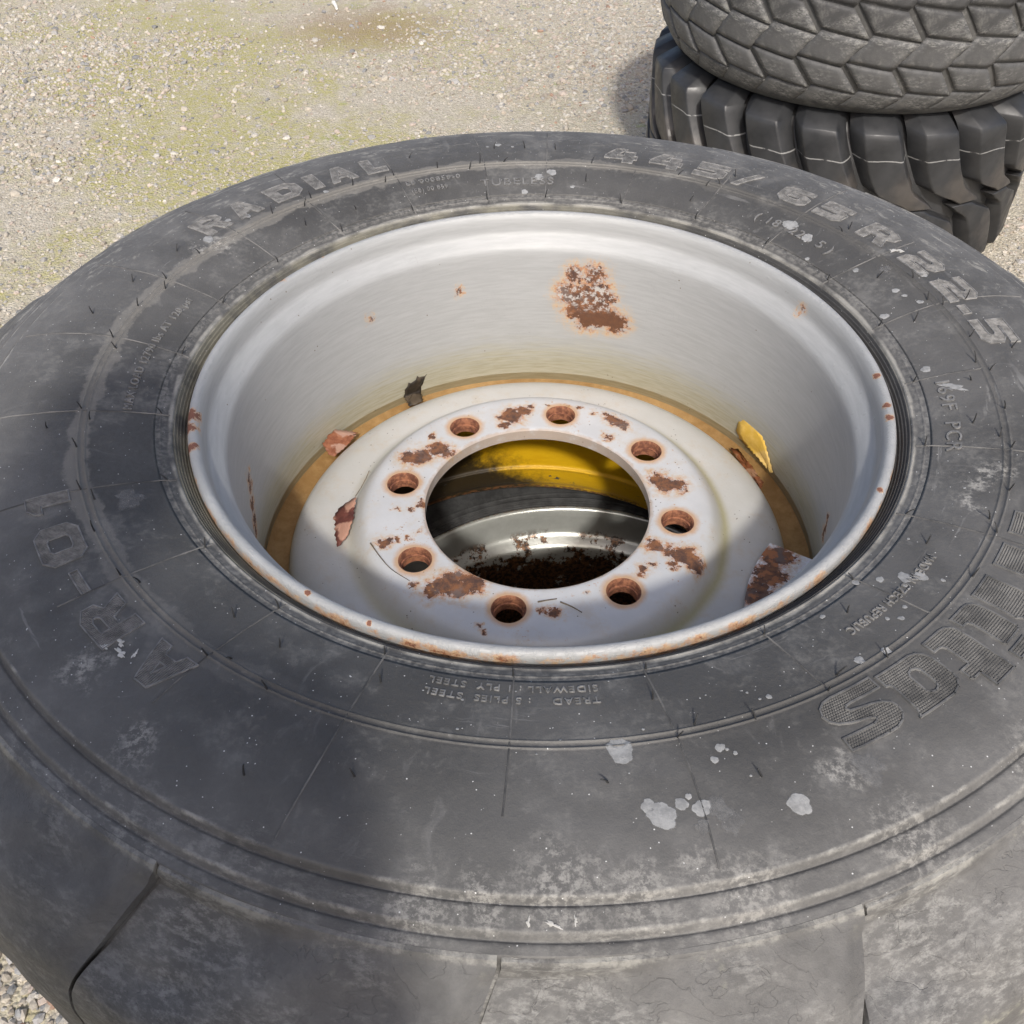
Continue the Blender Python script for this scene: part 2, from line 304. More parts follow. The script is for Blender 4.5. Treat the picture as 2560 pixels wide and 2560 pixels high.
def mat_lower():
    m = NM('weathered_silver_paint'); z = m.xyz[2]; r = m.rad(); med = m.noise(16, 5, .7); fine = m.noise(190, 5, .7)
    c = m.mix(m.ss(med, .35, .7), (.44, .45, .42), (.52, .53, .50))
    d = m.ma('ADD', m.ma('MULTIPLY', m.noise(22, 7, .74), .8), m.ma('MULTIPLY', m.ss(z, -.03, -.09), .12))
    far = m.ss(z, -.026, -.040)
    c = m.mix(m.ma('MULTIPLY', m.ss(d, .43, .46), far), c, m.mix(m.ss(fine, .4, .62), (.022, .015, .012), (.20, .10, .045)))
    c = m.mix(m.ma('MULTIPLY', m.ss(r, .2925, .297), m.ss(fine, .4, .6)), c, (.25, .13, .06))
    m.P(color=c, rough=.30, metal=.45, spec=.6, normal=m.bump(fine, .3, .001)); return m.m

def mat_simple(name, c1, c2, sc=60, rough=.7, bump=.3, spec=.4):
    m = NM(name); n = m.noise(sc, 5, .65)
    m.P(color=m.mix(m.ss(n, .32, .68), c1, c2), rough=rough, spec=spec, normal=m.bump(m.noise(sc * 5, 3, .6), bump, .0008)); return m.m

def mat_leaf(name, c1, c2, c3, sc=90):
    m = NM(name); n = m.noise(sc, 5, .65); n2 = m.noise(sc * .35, 3, .5)
    c = m.mix(m.ss(n, .35, .66), c1, c2); c = m.mix(m.ss(n2, .50, .58), c, c3)
    m.P(color=c, rough=.6, spec=.3, normal=m.bump(n, .4, .0008)); return m.m

def mat_ground():
    m = NM('sandy_gravel_ground'); x, y = m.xyz[0], m.xyz[1]
    b = m.noise(1.1, 4, .55); g = m.noise(120, 5, .75); g2 = m.noise(45, 5, .7); v = m.vor(130., out='Color')
    c = m.mix(m.ss(m.ma('ADD', m.ma('MULTIPLY', g, .5), m.ma('MULTIPLY', g2, .5)), .36, .64), (.375, .335, .26), (.53, .49, .41))
    sp = m.n.new('ShaderNodeSeparateColor'); m.t.links.new(v, sp.inputs[0])
    c = m.mix(m.ss(sp.outputs[0], .74, .92, 0., .5), c, (.70, .65, .56)); c = m.mix(m.ss(sp.outputs[1], .8, .95, 0., .4), c, (.30, .27, .23))
    mo = m.ma('MULTIPLY', m.ss(m.ma('ADD', m.ma('MULTIPLY', b, .7), m.ma('MULTIPLY', m.noise(9, 5, .65), .4)), .47, .62), m.ss(g2, .34, .60))
    lefty = m.ma('MAXIMUM', m.ma('MULTIPLY', m.ss(x, .5, -.9, 0., .9), m.ss(x, -4.2, -2.4)), .12)
    c = m.mix(m.ma('MULTIPLY', mo, lefty), c, m.mix(g, (.32, .295, .085), (.43, .405, .16)))
    mg = m.ma('MULTIPLY', m.ss(m.noise(6.5, 4, .6, vec=m.vm('ADD', m.obj, (4, 2, 0))), .62, .68), m.ss(g2, .42, .56)); c = m.mix(m.ma('MULTIPLY', mg, .55), c, (.27, .33, .09))
    dk = m.ma('ADD', m.vm('DISTANCE', m.vm('MULTIPLY', m.obj, (.75, 1.0, 0)), (-.57, 3.62, 0)), m.ma('MULTIPLY', m.ma('SUBTRACT', m.noise(9, 6, .7), .5), .75))
    c = m.mix(m.ss(dk, .42, .05, 0., .55), c, (.27, .185, .10))
    hgt = m.ma('ADD', m.ma('MULTIPLY', g, .6), m.ma('MULTIPLY', m.vor(150.), -.8))
    m.P(color=c, rough=.92, spec=.2, normal=m.bump(hgt, .9, .005)); return m.m

def mat_stones():
    m = NM('gravel_stone'); at = m.n.new('ShaderNodeAttribute'); at.attribute_name = 'tint'
    n = m.noise(260, 4, .65); c = m.mix(m.ss(n, .3, .7, 0., .35), at.outputs['Color'], (.30, .27, .22), 'MULTIPLY')
    m.P(color=m.mix(.18, c, (.06, .055, .05)), rough=.85, spec=.25, normal=m.bump(n, .4, .001)); return m.m

MT = dict(tyre=rubber('tyre_rubber', main=True), lug=rubber('shoulder_rubber', (.088, .086, .083), shoulder=True),
          letter=mat_simple('raised_rubber', (.12, .119, .116), (.24, .237, .23), 130, .6), letterdust=mat_simple('dusty_raised_rubber', (.13, .128, .124), (.29, .284, .272), 130, .6), knurl=mat_simple('knurled_rubber', (.075, .075, .074), (.17, .168, .162), 60, .55), hair=mat_simple('hair_rubber', (.022, .022, .022), (.05, .05, .05)),
          seam=mat_simple('seam_rubber', (.05, .05, .05), (.17, .165, .155), 30), disc=mat_disc(), rim=mat_barrel(), silt=mat_silt(), water=mat_water(), yellow=mat_yellow(), lower=mat_lower(),
          ground=mat_ground(), stone=mat_stones())

# ------------------------------------------------------------------ mesh helpers
def mesh_np(name, V, F, mat, smooth=True):
    """F: (n, k) int array, all faces with k corners"""
    V = np.asarray(V, np.float32); F = np.asarray(F, np.int32); k = F.shape[1]
    me = bpy.data.meshes.new(name); me.vertices.add(len(V)); me.vertices.foreach_set('co', V.ravel())
    me.loops.add(F.size); me.loops.foreach_set('vertex_index', F.ravel())
    me.polygons.add(len(F)); me.polygons.foreach_set('loop_start', np.arange(0, F.size, k, dtype=np.int32)); me.polygons.foreach_set('loop_total', np.full(len(F), k, np.int32))
    me.polygons.foreach_set('use_smooth', np.full(len(F), smooth)); me.update(calc_edges=True); me.validate()
    if mat: me.materials.append(mat)
    return me
def mesh_py(name, V, F, mat, smooth=False):
    me = bpy.data.meshes.new(name); me.from_pydata([tuple(map(float, v)) for v in V], [], F); me.update()
    if smooth: me.polygons.foreach_set('use_smooth', np.full(len(me.polygons), True))
    if mat: me.materials.append(mat)
    return me
def ob(name, me, parent=None, loc=(0, 0, 0), rot=(0, 0, 0)):
    o = bpy.data.objects.new(name, me); COL.objects.link(o); o.location = loc; o.rotation_euler = rot
    if parent: o.parent = parent
    return o
def tag(o, label=None, cat=None, group=None, kind=None):
    if label: o['label'] = label
    if cat: o['category'] = cat
    if group: o['group'] = group
    if kind: o['kind'] = kind
    return o
def empty(name, loc): 
    o = bpy.data.objects.new(name, None); COL.objects.link(o); o.location = loc; o.empty_display_size = .1; return o
def lathe(prof, n, closed=False, disp=None):
    prof = np.asarray(prof, float); k = len(prof); th = np.arange(n) * 2 * PI / n
    R = prof[:, 0][:, None].repeat(n, 1); Z = prof[:, 1][:, None].repeat(n, 1)
    if disp is not None:
        dr, dz = disp(th[None].repeat(k, 0), R, Z); R = R + dr; Z = Z + dz
    V = np.stack([R * np.cos(th), R * np.sin(th), Z], -1).reshape(-1, 3)
    rows = k if closed else k - 1
    i = np.arange(rows)[:, None]; j = np.arange(n)[None]; i2 = (i + 1) % k; j2 = (j + 1) % n
    F = np.stack([i * n + j, i * n + j2, i2 * n + j2, i2 * n + j], -1).reshape(-1, 4)
    return V, F
def catmull(pts, step):
    """smooth polyline through points, resampled"""
    P = np.asarray(pts, float); out = []
    Q = np.vstack([2 * P[0] - P[1], P, 2 * P[-1] - P[-2]])
    for i in range(len(P) - 1):
        a, b, c, d = Q[i:i + 4]; n = max(2, int(np.linalg.norm(c - b) / step))
        for t in np.linspace(0, 1, n, endpoint=False):
            out.append(.5 * ((2 * b) + (c - a) * t + (2 * a - 5 * b + 4 * c - d) * t * t + (3 * b - a - 3 * c + d) * t ** 3))
    out.append(P[-1]); return np.array(out)

# ================================================================== the top wheel
# sidewall height over the flange plane, as a function of radius
BASE = np.array([(.2985, -.010), (.3095, .004), (.313, .0048), (.3175, .0066), (.322, .0082), (.345, .0145), (.37, .0195), (.38, .0210), (.40, .0225), (.43, .0225), (.4470, .0210), (.4606, .0192),
                 (.4630, .0148), (.4665, .0150), (.4765, .0132), (.4792, .0090), (.4825, .0092), (.4890, .0078), (.4915, .0045)])
_rs = np.linspace(.2985, .4915, 2400); _zs = np.interp(_rs, BASE[:, 0], BASE[:, 1])
_k = np.ones(9) / 9; _zz = np.convolve(np.pad(_zs, 4, mode='edge'), _k, 'valid'); _zs = np.where((_rs > .303) & (_rs < .4900), _zz, _zs)
_zs = _zs + .0007 * np.exp(-((_rs - .3178) / .0006) ** 2) + .0011 * np.exp(-((_rs - .3716) / .0007) ** 2) + .0011 * np.exp(-((_rs - .3766) / .0007) ** 2) - .0004 * np.exp(-((_rs - .3741) / .0012) ** 2) - .0014 * np.exp(-((_rs - .4634) / .0009) ** 2) - .0012 * np.exp(-((_rs - .4796) / .0009) ** 2)
_rib = (_rs > .2995) & (_rs < .3092); _zs = _zs + np.where(_rib, .0010 * np.sin((_rs - .2995) / .00194 * 2 * PI), 0) + .0006 * np.exp(-((_rs - .3102) / .0007) ** 2)
def zt(r): return np.interp(r, _rs, _zs)
_nr = np.gradient(np.interp(_rs, BASE[:, 0], BASE[:, 1]), _rs)
def surf(theta, r, h=0.):
    """point on the sidewall at angle theta (radians), radius r, lifted h along the normal"""
    sl_ = np.interp(r, [.3, .34, .38, .42, .46], [.5, .27, .12, 0, -.1]); n = np.hypot(sl_, 1.)
    rr = r - h * sl_ / n; z = zt(r) + h / n
    return np.stack([rr * np.cos(theta), rr * np.sin(theta), z + 0 * rr], -1)

wheel = tag(empty('truck_wheel', (0, 0, ZF - .432)), 'big dusty truck wheel with worn tyre and rusty silver rim, filling the foreground', 'wheel')
WL = (0, 0, .432)        # children are modelled in the flange frame
# shoulder outside the sidewall steps
SH = catmull([(.4915, .0045), (.497, .0022), (.51, -.0055), (.528, -.018), (.543, -.036), (.5525, -.06), (.5575, -.10), (.559, -.16), (.559, -.212)], .003)
def shn(i):
    a = SH[max(i - 1, 0)]; b = SH[min(i + 1, len(SH) - 1)]; t = (b - a) / np.linalg.norm(b - a); return np.array([-t[1], t[0]])
SN = np.array([shn(i) for i in range(len(SH))]); SN = np.where((SN[:, :1] < 0) & (SN[:, 1:] < 0), -SN, SN)
SS = np.concatenate([[0], np.cumsum(np.linalg.norm(np.diff(SH, axis=0), axis=1))])
rsamp = np.concatenate([np.arange(.2985, .3095, .00023), np.arange(.3095, .322, .0005), np.arange(.322, .368, .002), np.arange(.368, .3805, .00045), np.arange(.3805, .458, .003), np.arange(.458, .4873, .0007)])
prof = [(.288, -.034), (.2935, -.018)] + [(r, float(zt(r))) for r in rsamp]
prof += [(.4876, float(zt(.4876)) - .004), (.4880, float(zt(.488)) - .0125)] + [tuple(SH[i] - SN[i] * .0132) for i in range(3, len(SH))]
prof += [(.545, -.30), (.53, -.385), (.48, -.422), (.42, -.431), (.37, -.430), (.325, -.416), (.30, -.404)]
def wob(th, R, Z):
    w = np.clip((R - .33) / .1, 0, 1) * (Z > -.05)
    return 0 * R, w * (.0007 * np.sin(3 * th + 1.1) + .0005 * np.sin(7 * th + .4) + .0003 * np.sin(17 * th + R * 60))
V, F = lathe(prof, 900)
tyre = ob('tyre', mesh_np('tyre', V, F, MT['tyre']), wheel, WL)
tyre['label'] = 'grey-black dusty tyre with raised lettering'

# tread lugs at the shoulder
def smooth(a, b, x): t = np.clip((x - a) / (b - a), 0, 1); return t * t * (3 - 2 * t)
def lug_mesh(seed):
    g = np.random.default_rng(seed); na = 49; idx = np.arange(0, len(SH)); ph = np.linspace(.25, 22.5, na)
    V = []; a0 = g.uniform(0, 6, 6)
    rows = [-4, -3, -2, -1] + list(idx)
    pre = {-4: (.4840, -.0040), -3: (.4858, -.0010), -2: (.4866, .0003), -1: (.4890, .0003)}
    for ri, i in enumerate(rows):
        for ci in range(-1, na + 1):
            f = ph[min(max(ci, 0), na - 1)]; ii = max(i, 0); s = SS[ii]
            lean = 24 - 0.06 * 0; w = 1 - smooth(.042, .070, s + .012 * np.sin(f * .35 + a0[0]))
            ramp = smooth(4.0, 12.5 + 1.5 * np.sin(s * 60 + a0[1]), f)
            h = -.0125 * (1 - ramp) * w * smooth(-.001, .004, s)
            h += .0011 * np.sin(f * .55 + s * 50 + a0[2]) * np.sin(s * 95 + a0[3]) * smooth(0, .02, s)
            e = 22.5 - f; h -= .0060 * (1 - smooth(0, 1.7, e)) * w * smooth(0, .01, s)      # rounded edge
            if ci < 0 or ci > na - 1 or False: h = -.0160
            p_ = SH[ii] + SN[ii] * h
            if i < 0: r_, e_ = pre[i]; p_ = np.array([r_, float(zt(r_)) + e_ + min(h, 0) * (1. if i > -3 else .3) * (1 if ci in range(na) else .4)])
            tilt = -3.2 * np.clip(s / .09, 0, 1)              # the edge leans as it runs down
            t_ = D(f + tilt); V.append((p_[0] * math.cos(t_), p_[0] * math.sin(t_), p_[1]))
    nc = na + 2; F = []
    for a in range(len(rows) - 1):
        for b in range(nc - 1): F.append((a * nc + b, a * nc + b + 1, (a + 1) * nc + b + 1, (a + 1) * nc + b))
    F = np.array(F)[:, ::-1]; me = mesh_np('tread_lug', V, F, MT['lug'])
    try: me.set_sharp_from_angle(angle=D(40))
    except Exception: pass
    return me
LM = [lug_mesh(i) for i in range(3)]
for k in range(16): ob('tread_lug', LM[k % 3], tyre, (0, 0, 0), (0, 0, D(-114.4 + 22.5 * k)))

# mould seams: hair-thin radial ridges
def strip(path, w, h):
    """thin raised ridge along [(theta, r)] on the sidewall"""
    V = []; F = []; P = np.array(path)
    for i, (t, r) in enumerate(P):
        a = P[max(i - 1, 0)]; b = P[min(i + 1, len(P) - 1)]
        d = np.array([(b[0] - a[0]) * r, b[1] - a[1]]); d /= np.linalg.norm(d); nx, ny = -d[1], d[0]
        for s_, hh in ((-.5, -.0003), (-.2, h), (.2, h), (.5, -.0003)): V.append(surf(t + nx * w * s_ / r, r + ny * w * s_, hh))
    for i in range(len(P) - 1):
        for j in range(3): F.append((i * 4 + j, i * 4 + j + 1, i * 4 + 5 + j, i * 4 + 4 + j))
    return V, F
seam_a = [-92.4 + 15.15 * k for k in range(-11, 13)]
for i, a in enumerate(seam_a):
    a += random.uniform(-.4, .4); k = random.uniform(-.9, .9)
    path = [(D(a + k * math.sin((r - .31) * 22)), r) for r in np.linspace(.3115, random.choice([.455, .456, .42, .372]), 22)]
    V, F = strip(path, .0016, .00055); ob('mould_seam', mesh_py('mould_seam', V, F, MT['seam'], True), tyre)

# ------------------------------------------------------------------ raised letters
GL = {
 'R': ([(0, 0), (0, 1), (.75, 1), (1, .84), (1, .55), (.80, .42), (1, 0), (.66, 0), (.5, .38), (.3, .38), (.3, 0)], [[(.3, .60), (.3, .80), (.62, .80), (.7, .74), (.7, .66), (.62, .60)]]),
 'A': ([(0, 0), (.35, 1), (.65, 1), (1, 0), (.72, 0), (.64, .22), (.36, .22), (.28, 0)], [[(.42, .42), (.58, .42), (.5, .72)]]),
 'D': ([(0, 0), (0, 1), (.75, 1), (1, .75), (1, .25), (.75, 0)], [[(.3, .27), (.3, .73), (.62, .73), (.7, .62), (.7, .38), (.62, .27)]]),
 'I': ([(0, 0), (0, 1), (1, 1), (1, 0)], []), '.': ([(0, 0), (0, 1), (1, 1), (1, 0)], []), '-': ([(0, 0), (0, 1), (1, 1), (1, 0)], []),
 'L': ([(0, 0), (0, 1), (.45, 1), (.45, .28), (1, .28), (1, 0)], []),
 '4': ([(0, .24), (0, .42), (.3, 1), (.62, 1), (.36, .5), (.58, .5), (.58, .8), (.9, .8), (.9, .5), (1, .5), (1, .24), (.9, .24), (.9, 0), (.58, 0), (.58, .24)], []),
 '5': ([(0, 0), (0, .28), (.62, .28), (.7, .34), (.7, .40), (.62, .46), (.05, .46), (.05, 1), (1, 1), (1, .74), (.35, .74), (.35, .70), (.78, .70), (1, .55), (1, .18), (.78, 0)], []),
 '6': ([(0, .2), (0, .8), (.2, 1), (.95, 1), (.95, .76), (.36, .76), (.3, .7), (.3, .64), (.78, .64), (1, .5), (1, .16), (.8, 0), (.2, 0)], [[(.3, .30), (.3, .40), (.64, .40), (.7, .36), (.7, .30), (.64, .25), (.36, .25)]]),
 '2': ([(0, 0), (0, .35), (.2, .56), (.62, .56), (.7, .62), (.7, .70), (.62, .75), (.05, .75), (.05, 1), (.8, 1), (1, .84), (1, .5), (.8, .36), (.38, .36), (.3, .3), (.3, .26), (1, .26), (1, 0)], []),
 '/': ([(0, 0), (.7, 1), (1, 1), (.3, 0)], []),
 '0': ([(0, .2), (0, .8), (.18, 1), (.82, 1), (1, .8), (1, .2), (.82, 0), (.18, 0)], [[(.3, .30), (.3, .70), (.38, .76), (.62, .76), (.7, .70), (.7, .30), (.62, .24), (.38, .24)]]),
 '1': ([(.32, 0), (.32, .66), (0, .66), (.05, .82), (.32, 1), (.85, 1), (.85, 0)], []),
 'M': ([(0, 0), (0, .9), (.03, 1), (.84, 1), (.97, .93), (1, .82), (1, .0), (.76, 0), (.76, .70), (.72, .78), (.64, .78), (.62, .70), (.62, 0), (.38, 0), (.38, .70), (.35, .78), (.27, .78), (.24, .70), (.24, 0)], []),
 'i': ([(0, .3), (0, .95), (.06, 1), (.70, 1), (.75, .95), (.75, .34), (.78, .27), (.84, .24), (1, .24), (1, 0), (.36, 0), (.2, .03), (.07, .11), (.01, .2)], []),
 't': ([(0, .3), (0, 1.38), (.68, 1.38), (.68, 1.04), (.92, 1.04), (.98, 1.0), (.98, .80), (.68, .80), (.68, .34), (.72, .27), (.8, .24), (1, .24), (1, 0), (.36, 0), (.18, .03), (.06, .11), (.01, .2)], []),
 'a': ([(0, .28), (0, .72), (.03, .84), (.12, .94), (.27, 1), (.98, 1), (.94, .94), (.92, .84), (.92, .32), (.94, .26), (1, .24), (1, 0), (.27, 0), (.13, .05), (.04, .15)], [[(.33, .34), (.33, .68), (.37, .75), (.45, .78), (.53, .75), (.57, .68), (.57, .34), (.53, .26), (.45, .23), (.37, .26)]]),
 's': ([(0, 0), (0, .24), (.52, .24), (.60, .26), (.64, .31), (.60, .37), (.30, .43), (.14, .49), (.04, .58), (.01, .70), (.03, .83), (.11, .93), (.24, .99), (.38, 1), (.97, 1), (.97, .76), (.48, .76), (.41, .74), (.38, .69), (.42, .64), (.72, .57), (.88, .50), (.97, .40), (1, .27), (.96, .13), (.86, .04), (.70, 0)], []),
}
def inside(polys, x, y):
    c = False
    for P in polys:
        for i in range(len(P)):
            (x1, y1), (x2, y2) = P[i], P[i - 1]
            if (y1 > y) != (y2 > y) and x < (x2 - x1) * (y - y1) / (y2 - y1) + x1: c = not c
    return c
def letter(ch, a0, a1, r0, r1, style, mat=None, hgt=.0011):
    """one raised character running clockwise from angle a0 to a1, foot at r0, head at r1"""
    outer, holes = GL[ch]; polys = [outer] + holes; rm = .5 * (r0 + r1); wdt = D(abs(a0 - a1)) * rm; hei = r1 - r0
    S = [[(x * wdt, y * hei) for x, y in P] for P in polys]
    V = []; F = []
    def mp(x, y, h): return surf(D(a0) - x / rm, r0 + y, h)
    def bar(x1, y1, x2, y2, w, h, w2=None):
        dx, dy = x2 - x1, y2 - y1; L = math.hypot(dx, dy)
        if L < 1e-6: return
        dx, dy = dx / L, dy / L; nx, ny = -dy, dx; n = max(1, int(L / .006)); b = len(V)
        for i in range(n + 1):
            t = i / n; x = x1 + (x2 - x1) * t; y = y1 + (y2 - y1) * t
            for s_, hh in ((-.5, -.0002), (-.3, h), (.3, h), (.5, -.0002)): V.append(mp(x + nx * w * s_, y + ny * w * s_, hh))
        for i in range(n):
            for j in range(3): F.append((b + i * 4 + j, b + i * 4 + j + 1, b + i * 4 + 5 + j, b + i * 4 + 4 + j))
    ew = .0017 if style == 'knurl' else .0013
    for P in S:
        for i in range(len(P)):
            (x1, y1), (x2, y2) = P[i - 1], P[i]; L = math.hypot(x2 - x1, y2 - y1) or 1
            ex, ey = (x2 - x1) / L * ew * .35, (y2 - y1) / L * ew * .35
            bar(x1 - ex, y1 - ey, x2 + ex, y2 + ey, ew, hgt)
    if style == 'rib':
        x = ew + .0002
        while x < wdt - ew:
            ys = []
            for P in S:
                for i in range(len(P)):
                    (x1, y1), (x2, y2) = P[i - 1], P[i]
                    if (x1 > x) != (x2 > x): ys.append(y1 + (y2 - y1) * (x - x1) / (x2 - x1))
            ys.sort()
            for q in range(0, len(ys) - 1, 2):
                if ys[q + 1] - ys[q] > .0018: bar(x, ys[q] + .0006, x, ys[q + 1] - .0006, .00085, hgt * .75)
            x += .00145
    else:
        pt = .00168; ni = int(wdt / pt) + 2; mj = int(1.45 * hei / pt) + 2
        for i in range(-1, ni):
            for j in range(mj):
                x = i * pt + (.5 * pt if j % 2 else 0); y = j * pt
                if inside(S, x, y):
                    b = len(V); q = .0007
                    for ax, ay, hh in ((-q, -q, -.0001), (q, -q, -.0001), (q, q, -.0001), (-q, q, -.0001), (0, 0, hgt * 1.15)): V.append(mp(x + ax, y + ay, hh))
                    F.extend([(b, b + 1, b + 4), (b + 1, b + 2, b + 4), (b + 2, b + 3, b + 4), (b + 3, b, b + 4)])
    return ob('raised_letter', mesh_py('raised_letter', V, F, mat or MT['knurl' if style == 'knurl' else 'letter']), tyre)
for ch, a0, a1 in (('R', 149.2, 144.7), ('A', 143.0, 138.7), ('D', 136.0, 130.9), ('I', 129.2, 127.5), ('A', 126.0, 121.5), ('L', 119.8, 116.3)): letter(ch, a0, a1, .3905, .4225, 'rib', MT['letterdust'])  # paler rubber here: dust on the raised ribs
for ch, a0, a1 in (('4', 79.7, 74.4), ('4', 72.2, 66.9), ('5', 64.6, 59.5), ('/', 57.8, 54.2), ('6', 50.0, 45.0), ('5', 43.1, 38.4), ('R', 34.8, 29.6), ('2', 26.2, 21.0), ('2', 19.1, 13.9), ('5', 9.3, 4.2)): letter(ch, a0, a1, .3850, .4160, 'rib', MT['letterdust'])
letter('.', 12.8, 10.9, .3868, .3942, 'rib', MT['letterdust'])
for ch, a0, a1 in (('A', -122.5, -127.6), ('R', -130.5, -135.7), ('0', -142.6, -148.2), ('1', -150.6, -153.9)): letter(ch, a0, a1, .3855, .4150, 'rib')
letter('-', -137.7, -141.0, .3976, .4034, 'rib')
letter('M', -27.6, -42.0, .3838, .4180, 'knurl'); letter('i', -42.8, -46.3, .3838, .4170, 'knurl'); letter('t', -47.0, -50.9, .3836, .4165, 'knurl'); letter('a', -51.6, -57.4, .3836, .4175, 'knurl'); letter('s', -58.0, -64.4, .3815, .4160, 'knurl')
o_ = letter('.', -43.5, -45.8, .4215, .4285, 'knurl'); GL['.'] = GL['I']

def small_text(txt, a0, a1, r0, hgt, spread=None, mat=None, lift=.0011):
    cu = bpy.data.curves.new('lettering', 'FONT'); cu.body = txt; cu.size = 1.0; cu.extrude = .05; cu.space_character = 1.15; cu.resolution_u = 3
    to = bpy.data.objects.new('lettering', cu); COL.objects.link(to)
    dg = bpy.context.evaluated_depsgraph_get(); me = bpy.data.meshes.new_from_object(to.evaluated_get(dg))
    bpy.data.objects.remove(to); n = len(me.vertices); co = np.empty(n * 3, np.float32); me.vertices.foreach_get('co', co); co = co.reshape(-1, 3).astype(float)
    x0, x1 = co[:, 0].min(), co[:, 0].max(); y = co[:, 1] / .70 * hgt
    th = D(a0) + (co[:, 0] - x0) / (x1 - x0) * D(a1 - a0)
    P = surf(th, r0 + y, np.where(co[:, 2] > 0, lift, -.0002)); me.vertices.foreach_set('co', P.astype(np.float32).ravel()); me.update()
    me.materials.clear(); me.materials.append(mat or MT['letter']); return ob('raised_lettering', me, tyre)
small_text('TUBELESS', 101.6, 88.0, .3375, .0105)
small_text('E8 000859-0', 114.9, 105.0, .3555, .0065); small_text('(E8) 00 859', 114.6, 107.8, .3415, .0065)
small_text('( 18  22 . 5 )', 49.6, 33.8, .3425, .0110)
small_text('169F  PCR', -2.6, -17.9, .3328, .0110)
small_text('MADE IN CZECH REPUBLIC', -38.5, -54.8, .3450, .0062)
small_text('TREAD    : 5 PLIES  STEEL', -83.2, -101.4, .3380, .0052); small_text('SIDEWALL : 1 PLY  STEEL', -83.2, -101.4, .3276, .0052)
small_text('MAX LOAD 12790 lbs AT 120 psi', -168.4, -196.0, .3400, .0068)

# paint and mortar splashes
for k_, (lo_, hi_, op_) in dict(splash=((.24, .243, .24), (.36, .362, .355), .92), splash2=((.15, .149, .147), (.24, .238, .232), .55), mortar=((.40, .39, .35), (.58, .57, .54), .95)).items():
    m = NM(k_ + '_paint'); at_ = m.n.new('ShaderNodeAttribute'); at_.attribute_name = 'body'; nn = m.noise(300, 5, .7)
    al = m.ss(m.ma('ADD', at_.outputs['Fac'], m.ma('MULTIPLY', m.ma('SUBTRACT', nn, .5), .9)), .18 if k_ != 'splash2' else .0, .5 if k_ != 'splash2' else 1.2, 0., op_)
    m.P(color=m.mix(m.ss(m.noise(130, 5, .7), .35, .65), lo_, hi_), rough=.75, alpha=al, normal=m.bump(nn, .4, .0008)); MT[k_] = m.m
def splash(r, a, rx, ry, mat, rot=0., jag=.12, lift=.00035):
    rx *= .98; ry *= .98; n = 40; ph = rng.uniform(0, 6.28, 5); V = [surf(np.array(D(a)), np.array(r), lift + .0002)]
    for k in range(n):
        t = 2 * PI * k / n; q = 1 + jag * (math.sin(2 * t + ph[0]) * .5 + math.sin(3 * t + ph[1]) * .6 + math.sin(5 * t + ph[2]) * .5 + math.sin(9 * t + ph[3]) * .35)
        x, y = rx * q * math.cos(t), ry * q * math.sin(t); x, y = x * math.cos(rot) - y * math.sin(rot), x * math.sin(rot) + y * math.cos(rot)
        V.append(surf(np.array(D(a) + x / r), np.array(r + y), lift * .8)); V.append(surf(np.array(D(a) + x * .66 / r), np.array(r + y * .66), lift + .0002))
    F = [(0, 2 * k + 2, 2 * ((k + 1) % n) + 2) for k in range(n)] + [(2 * k + 2, 2 * k + 1, 2 * ((k + 1) % n) + 1, 2 * ((k + 1) % n) + 2) for k in range(n)]
    me = mesh_py('paint_splash', V, F, mat, True); at_ = me.attributes.new('body', 'FLOAT', 'POINT'); at_.data.foreach_set('value', np.array([1.] + [0., 1.] * n, np.float32))
    return ob('paint_splash', me, tyre)
for r, a, s in ((.3800, -82.5, .0088), (.3889, -74.1, .0031), (.3957, -75.0, .0025), (.3946, -73.1, .0015), (.391, -73.6, .0012), (.4225, -80.5, .0086), (.4165, -81.3, .0045), (.4178, -78.8, .0040), (.4142, -78.1, .0020), (.4220, -77.4, .0055), (.4330, -70.4, .0068), (.3650, -67.3, .0020)):
    splash(r, a, s, s * 1.15, MT['splash'], random.uniform(0, 3), .10)
for r, a, s in ((.4321, -77.8, .005), (.4331, -75.7, .0075), (.4286, -64.0, .0115), (.424, -76.2, .008), (.3471, -149.9, .0125), (.365, 25, .006)): splash(r, a, s, s, MT['splash2'], 0, .22, .0003)
for r, a, s in ((.3314, -45.2, .0029), (.3431, -43.4, .0050), (.3506, -42.3, .0046), (.3686, -57.0, .0034), (.3726, -54.1, .0030), (.3634, -41.6, .0016), (.3212, -47.3, .0027), (.3573, -47.6, .0018), (.3615, -49.3, .0021), (.3558, -50.3, .0016), (.3273, -54.8, .0020), (.347, -44.6, .0018),
                (.3493, 90.7, .0055), (.3576, 88.4, .0055), (.3263, 93.5, .0038), (.3352, 84.3, .0025), (.4186, 97.3, .0040), (.3538, 43.5, .0080), (.3475, 39.1, .0062), (.3440, 27.5, .0030), (.3537, 19.8, .0035), (.3561, 18.1, .0024), (.3625, 15.7, .003), (.3275, 15.3, .004), (.3885, 21.2, .005),
                (.3307, .8, .0042), (.3877, 150.1, .0060), (.3797, 128.2, .0032), (.3990, 144.6, .0032), (.3903, 141.8, .0032), (.415, 99, .002), (.412, 95, .002), (.3252, 35.4, .0024)):
    splash(r, a, s, s * 1.2, MT['splash'], random.uniform(0, 3), .12)
splash(.3450, -4.0, .0035, .012, MT['splash'], .5, .3)
